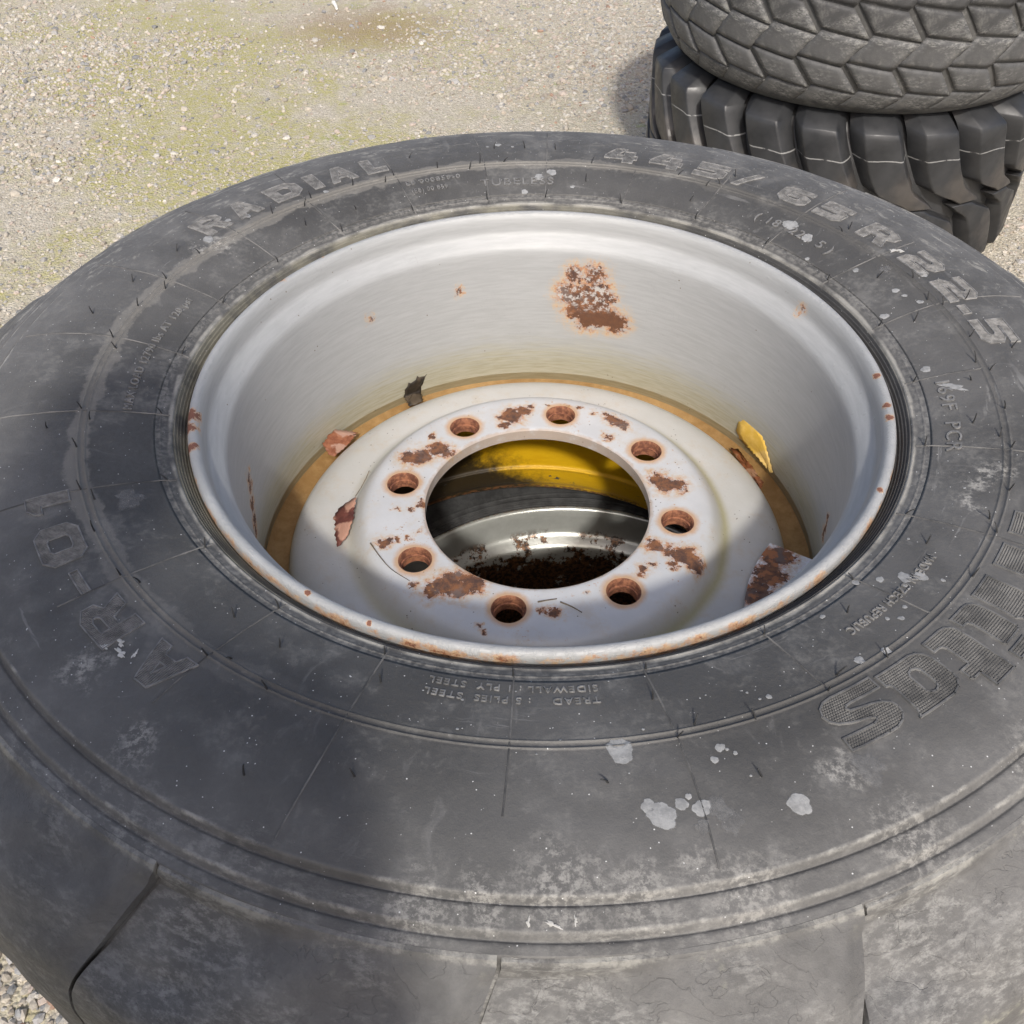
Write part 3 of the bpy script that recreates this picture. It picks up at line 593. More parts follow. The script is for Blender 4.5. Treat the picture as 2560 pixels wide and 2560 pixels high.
for r, a, sx_, sy_ in ((.409, -129.0, .005, .0022), (.4045, -130.0, .004, .002), (.413, -130.6, .003, .0018), (.404, -127.9, .0014, .003), (.392, 27.9, .003, .005), (.396, 27.2, .002, .003), (.4730, -88.6, .0042, .0012), (.472, -90.1, .0010, .0026), (.4712, -87.2, .0010, .0022)): splash(r, a, sx_, sy_, MT['mortar'], random.uniform(-.4, .4), .45, .0006)
for i in range(26): splash(random.uniform(.325, .44), random.uniform(-100, 20), s := random.uniform(.0006, .0012), s, MT['splash'], 0, .1)

# vent hairs: moulding whiskers
def hair_mesh(L, bend, seed):
    V = []; F = []; n = 6; m_ = 5
    for i in range(n + 1):
        t = i / n; rr = .0007 * (1 - .35 * t); cx = bend * t * t; 
        for k in range(m_): V.append((cx + rr * math.cos(2 * PI * k / m_), rr * math.sin(2 * PI * k / m_), L * t - .0006))
    for i in range(n):
        for k in range(m_): F.append((i * m_ + k, i * m_ + (k + 1) % m_, (i + 1) * m_ + (k + 1) % m_, (i + 1) * m_ + k))
    F.append(tuple(n * m_ + k for k in range(m_)))
    return mesh_py('vent_hair', V, F, MT['hair'], True)
HM = [hair_mesh(.009, .001, 0), hair_mesh(.0075, .003, 1), hair_mesh(.011, -.002, 2)]
hp = []
for a in seam_a: hp += [(.3178, a), (.3768, a), (.3695, a + 2)] if random.random() < .8 else [(.3178, a)]
for a in seam_a: hp += [(.3768, a + 7.4)] if random.random() < .75 else []
hp += [(.340, -36.6), (.349, -46.0), (.335, -52.3), (.410, 98), (.408, 93), (.405, 88), (.409, 112), (.345, 82), (.340, 62), (.40, 58), (.385, 36), (.352, 24), (.345, 12), (.36, -3), (.352, -12), (.345, -78), (.400, -84), (.342, -106), (.43, -112), (.41, -104), (.345, -118), (.343, -125), (.402, 164), (.41, 172), (.40, -165), (.398, 155), (.343, 136), (.34, 126), (.412, -72), (.40, 14), (.405, 3)]
for r, a in hp:
    P = surf(np.array(D(a)), np.array(r)); h_ = ob('vent_hair', random.choice(HM), tyre, tuple(map(float, P)), (random.uniform(-.3, .3), random.uniform(-.3, .3), random.uniform(0, 6.28)))

# ------------------------------------------------------------------ rim
lip = catmull([(.2975, -.014), (.2987, -.005), (.2980, .0005), (.2955, .0030), (.2920, .0028), (.2893, -.0002), (.2877, -.006), (.2870, -.013), (.2864, -.0165), (.2848, -.0195), (.2800, -.0245), (.2757, -.0295), (.2737, -.0345), (.2730, -.047), (.2727, -.080), (.2726, -.10), (.2738, -.15), (.2765, -.20), (.2772, -.226), (.2772, -.2400)], .0022)
V, F = lathe(lip, 540); rim = ob('rim', mesh_np('rim', V, F[:, ::-1], MT['rim']), wheel, WL); rim['label'] = 'silver painted rim barrel with rusty lip'
V, F = lathe([(.2770, -.2100), (.273, -.2145), (.266, -.2160), (.258, -.2150), (.2515, -.2125)], 240); gut = ob('gutter_silt', mesh_np('gutter_silt', V, F, MT['silt']), wheel, WL)
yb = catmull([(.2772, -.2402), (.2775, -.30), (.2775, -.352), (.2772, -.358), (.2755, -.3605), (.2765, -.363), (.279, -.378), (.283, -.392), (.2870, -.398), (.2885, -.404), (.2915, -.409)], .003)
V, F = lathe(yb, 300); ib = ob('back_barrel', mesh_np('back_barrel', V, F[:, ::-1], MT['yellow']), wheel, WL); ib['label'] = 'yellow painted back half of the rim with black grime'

top = catmull([(.1128, -.1520), (.125, -.1518), (.150, -.1519), (.161, -.1524), (.169, -.1546), (.1755, -.1602), (.181, -.1672), (.1865, -.1728), (.193, -.1752), (.205, -.1760), (.220, -.1782), (.232, -.1826), (.2415, -.1890), (.2480, -.1975), (.2515, -.2080), (.2525, -.218), (.2525, -.236)], .003)
dp = [(.1106, -.1535)] + [tuple(q) for q in top] + [(.2460, -.236), (.2440, -.212), (.234, -.200), (.205, -.190), (.188, -.186), (.176, -.180), (.166, -.1695), (.1128, -.1675), (.1106, -.1655)]
V, F = lathe(dp, 360, closed=True); dme = mesh_np('disc', V, F[:, ::-1], MT['disc'])
disc = ob('disc', dme, wheel, WL); disc['label'] = 'silver white wheel disc with eight bolt holes and peeling rust'
bm = bmesh.new()
for k in range(8):
    a = 1.3976 - k * PI / 4; n = 40; rings = []
    for z_, q in ((-.10, .0160), (-.1514, .0160), (-.1545, .0142), (-.1600, .0142), (-.1604, .0129), (-.22, .0129)):
        rings.append([bm.verts.new((.1375 * math.cos(a) + q * math.cos(2 * PI * t / n), .1375 * math.sin(a) + q * math.sin(2 * PI * t / n), z_)) for t in range(n)])
    for A_, B_ in zip(rings, rings[1:]):
        for t in range(n): bm.faces.new((A_[t], B_[t], B_[(t + 1) % n], A_[(t + 1) % n]))
    bm.faces.new(rings[0]); bm.faces.new(rings[-1][::-1])
bmesh.ops.recalc_face_normals(bm, faces=bm.faces); cme = bpy.data.meshes.new('cutter'); bm.to_mesh(cme); bm.free(); cut = ob('cutter', cme)
bm = bmesh.new(); bm.from_mesh(dme); bmesh.ops.recalc_face_normals(bm, faces=bm.faces); bm.to_mesh(dme); bm.free()
cut.parent = wheel; cut.location = WL
md = disc.modifiers.new('holes', 'BOOLEAN'); md.operation = 'DIFFERENCE'; md.object = cut; md.solver = 'EXACT'
dg = bpy.context.evaluated_depsgraph_get(); nm = bpy.data.meshes.new_from_object(disc.evaluated_get(dg)); disc.modifiers.clear(); disc.data = nm; nm.name = 'disc'
bpy.data.objects.remove(cut)
try: nm.set_sharp_from_angle(angle=D(38))
except Exception: pass

# rusted steel bracket across the gutter, lower right
MT['bracket'] = None
def mat_bracket():
    m = NM('bracket_paint'); fine = m.noise(200, 5, .7)
    c = m.mix(m.noise(60, 4, .6), (.72, .73, .74), (.80, .80, .80))
    d = blobdist(m, [(*pol(.231, -14, -.166), .012), (*pol(.240, -13, -.166), .010), (*pol(.229, -19, -.166), .013), (*pol(.226, -24, -.166), .011), (*pol(.236, -20, -.166), .010), (*pol(.223, -28, -.166), .010), (*pol(.233, -26, -.166), .008)], .6, 75, .25)
    c, k = rust_layers(m, c, d, fine)
    c = m.mix(m.ma('MULTIPLY', k, m.ss(m.noise(110, 4, .6), .5, .6)), c, (.36, .14, .055))
    sp = m.ss(m.noise(300, 3, .6), .66, .69); c = m.mix(m.ma('MULTIPLY', sp, .8), c, (.18, .16, .15))
    m.P(color=c, rough=.6, normal=m.bump(m.ma('ADD', fine, m.ma('MULTIPLY', k, -1.)), .5, .001)); return m.m
MT['bracket'] = mat_bracket()
inner = [(.2275, -9.0), (.2215, -12.5), (.2172, -16.2), (.2150, -19.5), (.2145, -23.0), (.2165, -27.0), (.2210, -31.0), (.2270, -35.0)]; outer = [(.2735, -12.8), (.2735, -15), (.2735, -18), (.2735, -21), (.2735, -24), (.2735, -28), (.2735, -32), (.2735, -36)]
V = []; F = []; nb = len(inner)
for zt_ in (-.1660, -.1740):
    for L in (inner, outer):
        for r, a in L: V.append(pol(r, a, zt_ + (.001 if L is outer else 0)))
for i in range(nb - 1):
    F += [(i, nb + i, nb + i + 1, i + 1), (2 * nb + i, 2 * nb + i + 1, 3 * nb + i + 1, 3 * nb + i), (i, i + 1, 2 * nb + i + 1, 2 * nb + i), (nb + i, 3 * nb + i, 3 * nb + i + 1, nb + i + 1)]
F += [(0, 2 * nb, 3 * nb, nb), (nb - 1, 2 * nb - 1, 4 * nb - 1, 3 * nb - 1)]
bm = bmesh.new(); me = mesh_py('bracket', V, F, MT['bracket']); bm.from_mesh(me); bmesh.ops.recalc_face_normals(bm, faces=bm.faces)
bmesh.ops.bevel(bm, geom=[e for e in bm.edges if e.calc_face_angle(0) > .6], offset=.0007, segments=2, affect='EDGES'); bm.to_mesh(me); bm.free()
br = ob('bracket', me, wheel, WL); br['label'] = 'rust-eaten white steel bracket across the gutter'

# rainwater standing in the gutter
V, F = lathe([(.2486, -.2000), (.2585, -.2000), (.268, -.2000), (.2764, -.2000)], 200)
tag(ob('water', mesh_np('water', V, F[:, ::-1], MT['water']), None, (0, 0, ZF)), 'brown rainwater standing in the ring gutter of the silver rim', kind='structure')

# ------------------------------------------------------------------ leaves and twigs in the rim
def leaf(name, pts, mat, label, zfun, stem=None, thick=.0004, grp=None, mapf=None):
    """pts: outline [(x, y)] in the wheel frame; a folded, serrated blade"""
    P = np.array(pts, float); c = P.mean(0); out = []
    for i in range(len(P)):
        a, b = P[i], P[(i + 1) % len(P)]; L = np.linalg.norm(b - a); n = max(2, int(L / .0028)); nr = np.array([b[1] - a[1], a[0] - b[0]]) / max(L, 1e-6)
        for k in range(n): out.append(a + (b - a) * k / n + nr * (.0008 if k % 2 else -.0004) * random.uniform(.6, 1.6))
    out = np.array(out); n = len(out); V = []; rings = (1., .72, .42, .15)
    for q in rings:
        for p_ in out:
            x, y = c + (p_ - c) * q
            V.append((x, y, zfun(x, y) + random.uniform(-.0004, .0004)) if mapf is None else mapf(x, y))
    V.append((*c, zfun(*c)) if mapf is None else mapf(*c)); F = []
    for k in range(len(rings) - 1):
        for i in range(n): F.append((k * n + i, k * n + (i + 1) % n, (k + 1) * n + (i + 1) % n, (k + 1) * n + i))
    for i in range(n): F.append(((len(rings) - 1) * n + i, (len(rings) - 1) * n + (i + 1) % n, len(rings) * n))
    org = np.array(V[-1]); org[2] = min(v[2] for v in V); V = [tuple(np.array(v) - org) for v in V]
    root = tag(empty(name, (org[0], org[1], org[2] + ZF)), label, 'leaf', grp)
    me = mesh_py('blade', V, F, mat, True); o = ob('blade', me, root); md_ = o.modifiers.new('thickness', 'SOLIDIFY'); md_.thickness = thick
    if stem:
        S = np.array(stem, float) - org; SV = []; SF = []; m_ = 5
        for i, s_ in enumerate(S):
            for k in range(m_): SV.append((s_[0] + .0005 * math.cos(2 * PI * k / m_), s_[1] + .0005 * math.sin(2 * PI * k / m_), s_[2] + .0004 * math.sin(4 * PI * k / m_)))
        for i in range(len(S) - 1):
            for k in range(m_): SF.append((i * m_ + k, i * m_ + (k + 1) % m_, (i + 1) * m_ + (k + 1) % m_, (i + 1) * m_ + k))
        ob('stem', mesh_py('stem', SV, SF, MT['twig'], True), root)
    return root
MT['twig'] = mat_simple('dry_twig', (.10, .075, .05), (.22, .18, .13), 200, .8)
MT['leaf_red'] = mat_leaf('leaf_red_brown', (.085, .028, .022), (.15, .05, .035), (.42, .23, .16), 120); MT['leaf_rust'] = mat_leaf('leaf_rust', (.19, .066, .034), (.29, .115, .06), (.38, .23, .17), 160)
MT['leaf_dark'] = mat_leaf('leaf_black', (.018, .014, .010), (.045, .032, .02), (.08, .06, .04)); MT['leaf_yellow'] = mat_leaf('leaf_yellow', (.68, .42, .06), (.78, .52, .13), (.74, .50, .16), 60)
leaf('leaf', [(-.1820, .0105), (-.190, .0085), (-.1985, .0062), (-.2038, -.0080), (-.2000, -.0155), (-.1980, -.030), (-.1925, -.0485), (-.1850, -.0370), (-.1815, -.018)], MT['leaf_red'], 'curled red-brown leaf with thin stem lying on the disc', lambda x, y: -.1715 + .011 * np.clip((x + .2) / .018, 0, 1) * np.clip((y + .055) / .06, 0, 1) + .0015,
     stem=[(-.1822, .0100, -.158), (-.178, .020, -.156), (-.1735, .0285, -.151), (-.1706, .0355, -.1465)])
leaf('leaf', [(-.2410, .1280), (-.2360, .1420), (-.2300, .1510), (-.2190, .1535), (-.2060, .1545), (-.2125, .1360), (-.2180, .1260), (-.2260, .1130), (-.2330, .1150)], MT['leaf_rust'], 'rust-brown folded leaf in the gutter between the red and black leaves', lambda x, y: -.1955 + .35 * np.clip(np.hypot(x, y) - .262, -.006, .02))
def wall(x, v):
    # x: arc length along the barrel wall, v: distance out from the disc edge, then up the wall
    a = x / .275; f = .0225
    if v < f: r_, z_ = .253 + v, -.1992 + .0005 * math.sin(v * 900)
    else: r_, z_ = .2750 - .0012 * math.sin((v - f) * 160), -.1992 + (v - f)
    return (r_ * math.cos(a), r_ * math.sin(a), z_ + max(0, v - f) * .35)
def wp(L): return [(D(a) * .275, v) for a, v in L]
leaf('leaf', wp([(125.9, .0225), (126.6, .0030), (124.5, .0010), (122.6, .0035), (121.6, .015), (121.1, .024), (120.2, .0335), (119.1, .0385), (120.6, .0370), (121.7, .0395), (123.0, .0350), (124.2, .0360), (125.4, .030)]), MT['leaf_dark'], 'small black rotten leaf bent up against the far gutter wall', None, mapf=wall)
leaf('leaf', wp([(35.2, .0270), (35.6, .0360), (34.6, .0430), (32.6, .0470), (30.5, .0460), (28.3, .0435), (26.0, .0395), (24.0, .0330), (22.0, .0250), (21.3, .0205), (24.0, .0195), (27.0, .0200), (30.5, .0210), (33.5, .0235)]), MT['leaf_yellow'], 'bright yellow leaf standing out of the water against the right gutter wall', None, mapf=wall)
leaf('leaf', [(.2180, .1500), (.2260, .1480), (.2380, .1180), (.2460, .0930), (.2420, .0820), (.2340, .1010), (.2250, .1240)], MT['leaf_rust'], 'brown leaf drowned under water in front of the yellow leaf', lambda x, y: -.2080)
def twig(name, pts, rad, label, cat='twig', mat=None, grp=None):
    P = np.array(pts, float); org = P[0].copy(); P = catmull(P, .004); V = []; F = []; m_ = 6
    for i, s_ in enumerate(P):
        q = rad * (1 - .5 * i / len(P)); t = P[min(i + 1, len(P) - 1)] - P[max(i - 1, 0)]; t /= np.linalg.norm(t); a = np.cross(t, [0, 0, 1]); a /= np.linalg.norm(a); b = np.cross(a, t)
        for k in range(m_): V.append(s_ - org + q * (a * math.cos(2 * PI * k / m_) + b * math.sin(2 * PI * k / m_)))
    for i in range(len(P) - 1):
        for k in range(m_): F.append((i * m_ + k, i * m_ + (k + 1) % m_, (i + 1) * m_ + (k + 1) % m_, (i + 1) * m_ + k))
    F += [tuple(range(m_))[::-1], tuple((len(P) - 1) * m_ + k for k in range(m_))]
    return tag(ob(name, mesh_py(name, V, F, mat or MT['twig'], True), None, (org[0], org[1], org[2] + ZF)), label, cat, grp)
twig('twig', [(-.1568, -.0599, -.1510), (-.146, -.076, -.1510), (-.133, -.092, -.1509), (-.1147, -.1056, -.1510)], .0006, 'long thin dry stalk lying on the disc below the red leaf')
twig('twig', [(.002, -.1275, -.1509), (.010, -.1255, -.1508), (.019, -.1235, -.1508)], .0008, 'short brown twig right of the lowest bolt hole')
twig('twig', [(.022, -.1270, -.1509), (.032, -.1320, -.1508), (.041, -.1385, -.1508)], .0008, 'short brown twig slanting away on the disc near the lowest bolt hole')
twig('twig', [(-.121, -.161, -.1725), (-.119, -.168, -.1722), (-.118, -.172, -.1720)], .0012, 'tiny brown bark chip in the groove at lower left of the disc', 'bark chip')

# ================================================================== the wheel underneath
low = tag(empty('truck_wheel', (.046, 0, 0)), 'second truck wheel under the first, its rusty silver rim seen through the bore', 'wheel')
LL = (0, 0, ZF - .452)
V, F = lathe([(.288, -.034)] + [(r, float(zt(r))) for r in np.concatenate([np.arange(.2985, .3095, .0003), np.arange(.3095, .322, .001), np.arange(.322, .4916, .006)])] + [tuple(q) for q in SH[::3]] + [(.545, -.30), (.53, -.385), (.48, -.422), (.42, -.433), (.33, -.415), (.30, -.405)], 300)
ob('tyre', mesh_np('tyre', V, F, MT['hair']), low, LL)
lp2 = catmull([(.2975, -.014), (.2987, -.005), (.2975, .0005), (.2955, .0020), (.2915, .0010), (.2890, -.004), (.2872, -.010), (.2853, -.020), (.2800, -.035), (.2700, -.043), (.262, -.050), (.257, -.065), (.255, -.10), (.254, -.20), (.22, -.23), (.15, -.235), (.10, -.235)], .003)
V, F = lathe(lp2, 360); ob('rim', mesh_np('rim', V, F[:, ::-1], MT['lower']), low, LL)

# ================================================================== the stack of tyres behind
# lower one: lug tyre
MT['newrub'] = mat_simple('clean_black_rubber', (.028, .029, .030), (.05, .05, .052), 9, .42, .15, .5)
def mat_lug():
    m = NM('lug_rubber'); z = m.xyz[2]; n = m.noise(9, 4, .6)
    c = m.mix(m.ss(n, .3, .7), (.014, .015, .017), (.036, .037, .039))
    c = m.mix(m.ma('MULTIPLY', m.ss(m.noise(4, 4, .6), .5, .7), .25), c, (.20, .17, .14))
    lz = m.ma('ABSOLUTE', m.ma('SUBTRACT', m.ma('ADD', z, m.ma('ADD', m.ma('MULTIPLY', m.ma('SUBTRACT', m.noise(14, 3, .5), .5), .014), m.ma('MULTIPLY', m.n.new('ShaderNodeObjectInfo').outputs['Random'], .014))), .358))
    c = m.mix(m.ma('MULTIPLY', m.ss(lz, .0020, .0010, 0., .55), m.ss(m.noise(30, 4, .7), .38, .5)), c, (.42, .42, .41))
    m.P(color=c, rough=m.ss(m.noise(25, 4, .6), .3, .7, .36, .56), spec=.5, normal=m.bump(m.noise(120, 4, .6), .2, .001)); return m.m
MT['luglug'] = mat_lug()
LT = (.85, 2.13)
lugt = tag(empty('tractor_tyre', (*LT, 0)), 'black lug tread tyre at the bottom of the stack behind', 'tyre')
cas = catmull([(.30, .05), (.34, .012), (.42, .002), (.47, .03), (.495, .09), (.502, .16), (.503, .22), (.502, .28), (.495, .35), (.47, .41), (.42, .438), (.34, .428), (.30, .39)], .012)
V, F = lathe(cas, 160); ob('casing', mesh_np('casing', V, F, MT['newrub']), lugt)
def tread_lug_mesh(up):
    n = 16; V = []; F = []; sec = []
    for i in range(n + 1):
        v = i / n                                   # 0 at the shoulder, 1 at the tread centre
        zc = .447 - v * .225
        R = .478 + .066 * smooth(-.03, .15, v) - .004 * v
        Rb = .490 if v < .15 else .500
        if v < .12: Rb = .44 + .5 * v
        f = D(-1.0 + 5.0 * v + 7.0 * v * v + 5. * smooth(.78, 1., v)); w = D(4.6 + .7 * v - 1.6 * smooth(.78, 1., v)); bev = D(2.0 if v < .8 else .6)
        pts = [(-w - bev * 1.6, Rb - .004), (-w, R - .004), (-w + D(.5), R), (w - D(.5), R), (w, R - .004), (w + bev, Rb - .004)]
        for a, q in pts: V.append((q * math.cos(f + a), q * math.sin(f + a), zc))
    k = 6
    for i in range(n):
        for j in range(k - 1): F.append((i * k + j, i * k + j + 1, (i + 1) * k + j + 1, (i + 1) * k + j))
    F += [tuple(range(k))[::-1], tuple(n * k + j for j in range(k))]
    V = np.array(V)
    if not up: V[:, 2] = .44 - V[:, 2]; V[:, 1] = -V[:, 1] * 1; 
    bm = bmesh.new(); me = mesh_py('tread_lug', V, F, MT['luglug']); bm.from_mesh(me); bmesh.ops.recalc_face_normals(bm, faces=bm.faces)
    bmesh.ops.bevel(bm, geom=[e for e in bm.edges if len(e.link_faces) == 2 and e.calc_face_angle(0) > .5], offset=.0018, segments=1, affect='EDGES'); bm.to_mesh(me); bm.free()
    me.polygons.foreach_set('use_smooth', np.full(len(me.polygons), True))
    try: me.set_sharp_from_angle(angle=D(35))
    except Exception: pass
    return me
LU, LD = tread_lug_mesh(True), tread_lug_mesh(False)
NL = 23
for k in range(NL):
    ob('tread_lug', LU, lugt, (0, 0, 0), (0, 0, 2 * PI * k / NL)); ob('tread_lug', LD, lugt, (0, 0, 0), (0, 0, 2 * PI * (k + .5) / NL + D(22)))

# upper one: worn block tyre
blk = tag(empty('block_tyre', (.845, 2.10, .440)), 'worn grey tyre with zigzag block tread on top of the lug tyre', 'tyre')
MT['blkrub'] = rubber('worn_block_rubber', (.070, .070, .070), 1.0, shoulder=True, yel=.1); MT['groove'] = rubber('groove_rubber', (.07, .069, .066), 1.6)
bc = catmull([(.30, .06), (.34, .022), (.42, .004), (.455, .008), (.487, .030), (.510, .066), (.527, .12), (.536, .19), (.538, .24), (.536, .29), (.527, .35), (.51, .405), (.47, .445), (.42, .46), (.34, .44), (.30, .40)], .010)
V, F = lathe(bc, 200); ob('casing', mesh_np('casing', V, F, MT['groove']), blk)
BS = np.concatenate([[0], np.cumsum(np.linalg.norm(np.diff(bc, axis=0), axis=1))])
def bprof(s):
    i = np.interp(s, BS, np.arange(len(bc))); p_ = np.array([np.interp(s, BS, bc[:, 0]), np.interp(s, BS, bc[:, 1])])
    a = np.array([np.interp(s - .004, BS, bc[:, 0]), np.interp(s - .004, BS, bc[:, 1])]); b = np.array([np.interp(s + .004, BS, bc[:, 0]), np.interp(s + .004, BS, bc[:, 1])])
    t = (b - a) / np.linalg.norm(b - a); return p_, np.array([t[1], -t[0]])
S0 = float(np.interp(.487, bc[:len(bc) // 2, 0], BS[:len(bc) // 2])); NB = 30; PW = 2 * PI / NB; ROWH = .0640
def block_mesh(row, var):
    g = np.random.default_rng(row * 5 + var); s0 = S0 - .006 + row * ROWH; n = 7; V = []; F = []; gap = .0062
    za, zb = (0, .40) if row % 2 == 0 else (.40, 0); H = .0090 if row > 0 else .005
    for i in range(-1, n + 2):
        ii = min(max(i, 0), n); v = ii / n; s_ = s0 + gap * .5 + v * (ROWH - gap); sk = (za + (zb - za) * v) * PW
        for j in range(-1, n + 2):
            jj = min(max(j, 0), n); u = jj / n; edge = i < 0 or j < 0 or i > n or j > n
            s = s_ - (u - .5) * ROWH * .20; p_, nrm = bprof(s); th = sk + gap * .6 / .53 + u * (PW - 1.2 * gap / .53); h = -.003 if edge else H - .0022 * (1 - smooth(0, .16, min(u, 1 - u, v, 1 - v))) + g.uniform(-.0003, .0003)
            if row == 0: h -= .0035 * (1 - v)
            q = p_ + nrm * h; V.append((q[0] * math.cos(th), q[0] * math.sin(th), q[1]))
    k = n + 3
    for a in range(k - 1):
        for b in range(k - 1): F.append((a * k + b, a * k + b + 1, (a + 1) * k + b + 1, (a + 1) * k + b))
    return mesh_np('tread_block', V, np.array(F), MT['blkrub'])
for row in range(7):
    BM = [block_mesh(row, v) for v in range(2)]
    for k in range(NB): ob('tread_block', BM[k % 2], blk, (0, 0, 0), (0, 0, PW * k))

# ================================================================== ground
gb = bmesh.new(); bmesh.ops.create_grid(gb, x_segments=8, y_segments=8, size=60); gme = bpy.data.meshes.new('ground'); gb.to_mesh(gme); gb.free(); gme.materials.append(MT['ground'])
tag(ob('ground', gme), 'pale sandy gravel yard with mossy patches', kind='structure')
# loose gravel
def fbm(x, y, seed, f0=1.2, oct_=4):
    g = np.random.default_rng(seed); t = np.zeros_like(x); amp = 1.; f = f0
    for _ in range(oct_):
        for _k in range(4):
            a = g.uniform(0, 6.28); t += amp * np.sin((x * np.cos(a) + y * np.sin(a)) * f * 2.2 + g.uniform(0, 6.28)) * .5
        amp *= .6; f *= 2.1
    return t
ico = bmesh.new(); bmesh.ops.create_icosphere(ico, subdivisions=1, radius=1.); IV = np.array([v.co[:] for v in ico.verts]); IF = np.array([[v.index for v in f.verts] for f in ico.faces]); ico.free()
N0 = 230000
px = rng.uniform(-3.2, 2.7, N0); py = rng.uniform(-.6, 5.4, N0)
dens = np.clip(.40 + .34 * fbm(px, py, 3), .10, 1.)
ok = (rng.uniform(0, 1, N0) < dens)
rr_ = np.hypot(px, py); ok &= rr_ > .43
ok &= (px > -1.05 - .50 * (py + .2) - .3) & (px < .95 + .45 * (py + .6)) & ~((py < .35) & (px > .2))
px, py = px[ok][:85000], py[ok][:85000]; n = len(px)
bx_ = np.stack([rng.uniform(-1.15, -.35, 5200), rng.uniform(-.6, .25, 5200)]); px = np.concatenate([px, bx_[0]]); py = np.concatenate([py, bx_[1]]); n = len(px)
sz = np.clip(rng.lognormal(math.log(.0042), .40, n), .0020, .0120)
sz[-5200:] = rng.uniform(.0045, .0095, 5200); dist_ = np.hypot(px, py + .66); sz *= np.where(dist_ > 3.2, 1.25, 1.)
A = rng.normal(size=(n, 4)); A /= np.linalg.norm(A, axis=1)[:, None]; w_, x_, y_, z_ = A.T
Rm = np.stack([np.stack([1 - 2 * (y_ * y_ + z_ * z_), 2 * (x_ * y_ - z_ * w_), 2 * (x_ * z_ + y_ * w_)], -1), np.stack([2 * (x_ * y_ + z_ * w_), 1 - 2 * (x_ * x_ + z_ * z_), 2 * (y_ * z_ - x_ * w_)], -1), np.stack([2 * (x_ * z_ - y_ * w_), 2 * (y_ * z_ + x_ * w_), 1 - 2 * (x_ * x_ + y_ * y_)], -1)], 1)
shp = rng.uniform(.6, 1.3, (n, 1, 3)); jit = 1 + rng.uniform(-.25, .25, (n, len(IV), 1))
VV = np.einsum('nij,nkj->nki', Rm, IV[None] * shp * jit) * sz[:, None, None]; VV[:, :, 2] *= .7
VV += np.stack([px, py, sz * .18], -1)[:, None, :]
FF = (IF[None] + (np.arange(n) * len(IV))[:, None, None]).reshape(-1, 3)
gme = mesh_np('gravel', VV.reshape(-1, 3), FF, MT['stone'], False)
pal = np.array([(.58, .535, .46), (.52, .475, .40), (.63, .60, .545), (.44, .43, .415), (.33, .335, .335), (.54, .475, .39), (.57, .485, .42), (.45, .40, .33), (.60, .57, .51), (.46, .31, .23)])
ci = rng.choice(len(pal), n, p=[.19, .17, .13, .11, .07, .11, .08, .08, .05, .01]); tc = pal[ci] * rng.uniform(.8, 1.18, (n, 1))
att = gme.color_attributes.new('tint', 'FLOAT_COLOR', 'POINT'); cc = np.ones((n * len(IV), 4), np.float32); cc[:, :3] = np.repeat(tc, len(IV), 0); att.data.foreach_set('color', cc.ravel())
tag(ob('gravel', gme), 'loose pale gravel scattered over the yard', kind='stuff')
MT['bleached'] = mat_simple('bleached_wood', (.70, .67, .60), (.82, .80, .74), 90, .8)
twig('stick', [(-.955, 3.92, -ZF + .010), (-.94, 3.88, -ZF + .012), (-.925, 3.83, -ZF + .010)], .011, 'short bleached white stick on the gravel at the top', 'stick', MT['bleached'])

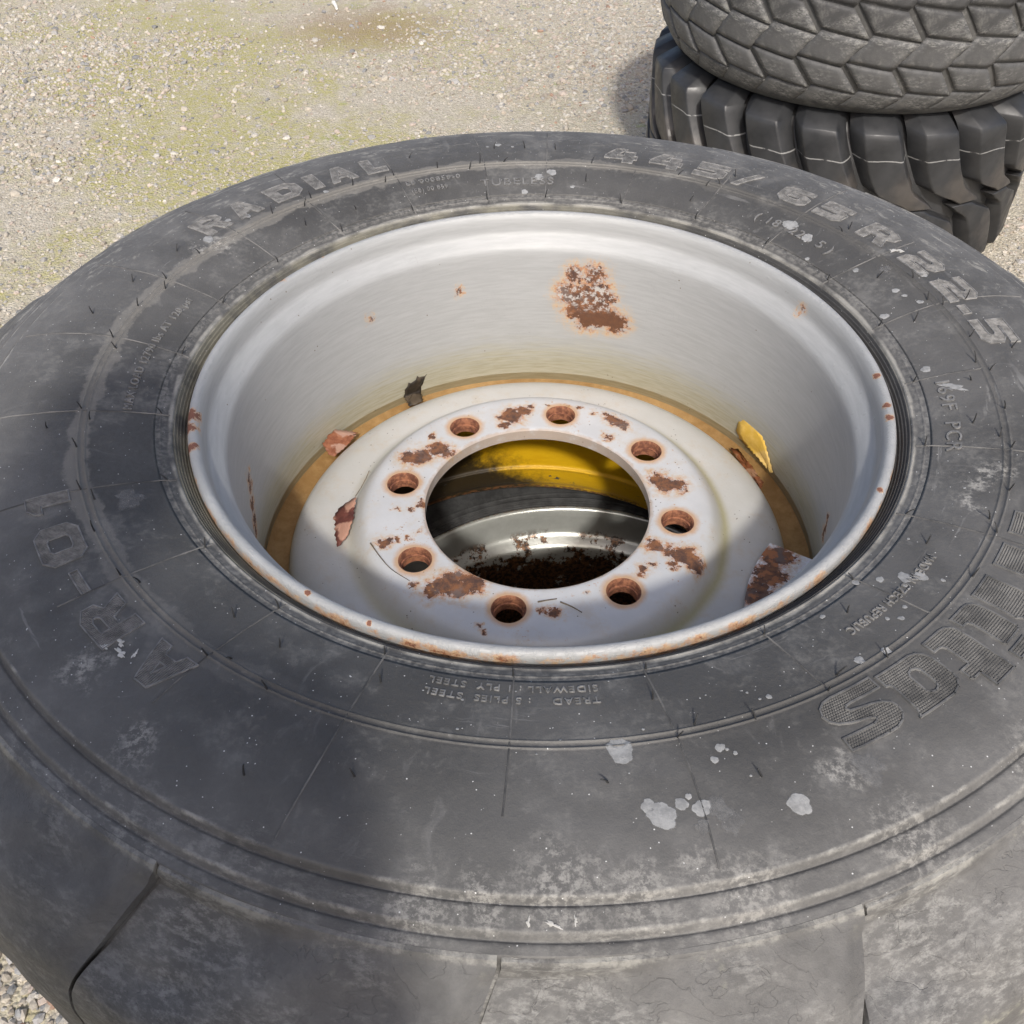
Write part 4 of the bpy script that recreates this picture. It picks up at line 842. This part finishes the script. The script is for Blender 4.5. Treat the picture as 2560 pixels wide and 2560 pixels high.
# ================================================================== the photographer, out of frame at the lower left, whose shadow falls on the tyre
def mat_person():
    m = NM('clothing'); z = m.xyz[2]; n = m.noise(60, 4, .6)
    c = m.mix(m.ss(z, .93, .95), (.045, .055, .085), m.mix(n, (.05, .055, .05), (.08, .085, .075)))
    c = m.mix(m.ss(z, 1.525, 1.535), c, (.48, .31, .23)); c = m.mix(m.ma('MULTIPLY', m.ss(z, .915, .905), m.ss(m.ma('ABSOLUTE', m.xyz[0]), .205, .215)), c, (.48, .31, .23)); c = m.mix(m.ss(z, .10, .09), c, (.03, .028, .026))
    m.P(color=c, rough=.85, normal=m.bump(n, .3, .002)); return m.m
J = {}; E_ = []
def jt(k, x, y, z, rx, ry=None, par=None): J[k] = (len(J), (x, y, z), (rx, ry or rx)); E_.append((J[par][0], J[k][0])) if par else None
jt('pelvis', 0, 0, .96, .155, .115); jt('waist', 0, .005, 1.10, .15, .105, 'pelvis'); jt('chest', 0, .01, 1.28, .165, .12, 'waist'); jt('collar', 0, 0, 1.43, .12, .09, 'chest'); jt('neck', 0, .005, 1.52, .055, None, 'collar'); jt('jaw', 0, .03, 1.585, .072, .082, 'neck'); jt('brow', 0, .025, 1.665, .078, .098, 'jaw'); jt('crown', 0, .01, 1.735, .055, .07, 'brow'); jt('nose', 0, .125, 1.63, .014, None, 'brow')
for q, sd in ((-1, 'l'), (1, 'r')):
    jt('sh' + sd, q * .185, 0, 1.425, .068, None, 'collar'); jt('el' + sd, q * .245, .01, 1.15, .048, None, 'sh' + sd); jt('wr' + sd, q * .245, .09, .92, .031, None, 'el' + sd); jt('pa' + sd, q * .245, .11, .855, .034, .020, 'wr' + sd)
    for f_, (dx, L) in enumerate(((-.024, .060), (-.008, .072), (.008, .068), (.024, .052))):
        jt('f%d' % f_ + sd, q * .245 + dx * .5, .118 + dx, .815, .0095, None, 'pa' + sd); jt('g%d' % f_ + sd, q * .243 + dx * .5, .132 + dx, .815 - L * .6, .0085, None, 'f%d' % f_ + sd); jt('h%d' % f_ + sd, q * .236 + dx * .5, .140 + dx, .815 - L, .0075, None, 'g%d' % f_ + sd)
    jt('t' + sd, q * .225, .145, .875, .011, None, 'wr' + sd); jt('u' + sd, q * .215, .165, .835, .009, None, 't' + sd)
    jt('hip' + sd, q * .095, 0, .88, .10, None, 'pelvis'); jt('kn' + sd, q * .11, .02, .50, .066, None, 'hip' + sd); jt('an' + sd, q * .115, -.02, .10, .045, None, 'kn' + sd); jt('he' + sd, q * .118, -.02, .045, .045, None, 'an' + sd); jt('to' + sd, q * .135, .15, .035, .036, None, 'he' + sd)
pm = bpy.data.meshes.new('person'); ks = sorted(J.values()); pm.from_pydata([k[1] for k in ks], E_, []); pm.update(); pm.materials.append(mat_person())
per = tag(ob('person', pm, None, (-.29, -.93, 0), (0, 0, D(-10))), 'standing person in dark jacket and jeans casting the shadow over the lower left tyre', 'person')
sk_ = per.modifiers.new('skin', 'SKIN'); sk_.use_smooth_shade = True
for i, k in enumerate(ks):
    pm.skin_vertices[0].data[i].radius = (k[2][0] * 1.12, k[2][1] * 1.12); pm.skin_vertices[0].data[i].use_root = (i == 0)
sb = per.modifiers.new('round', 'SUBSURF'); sb.levels = 2; sb.render_levels = 2
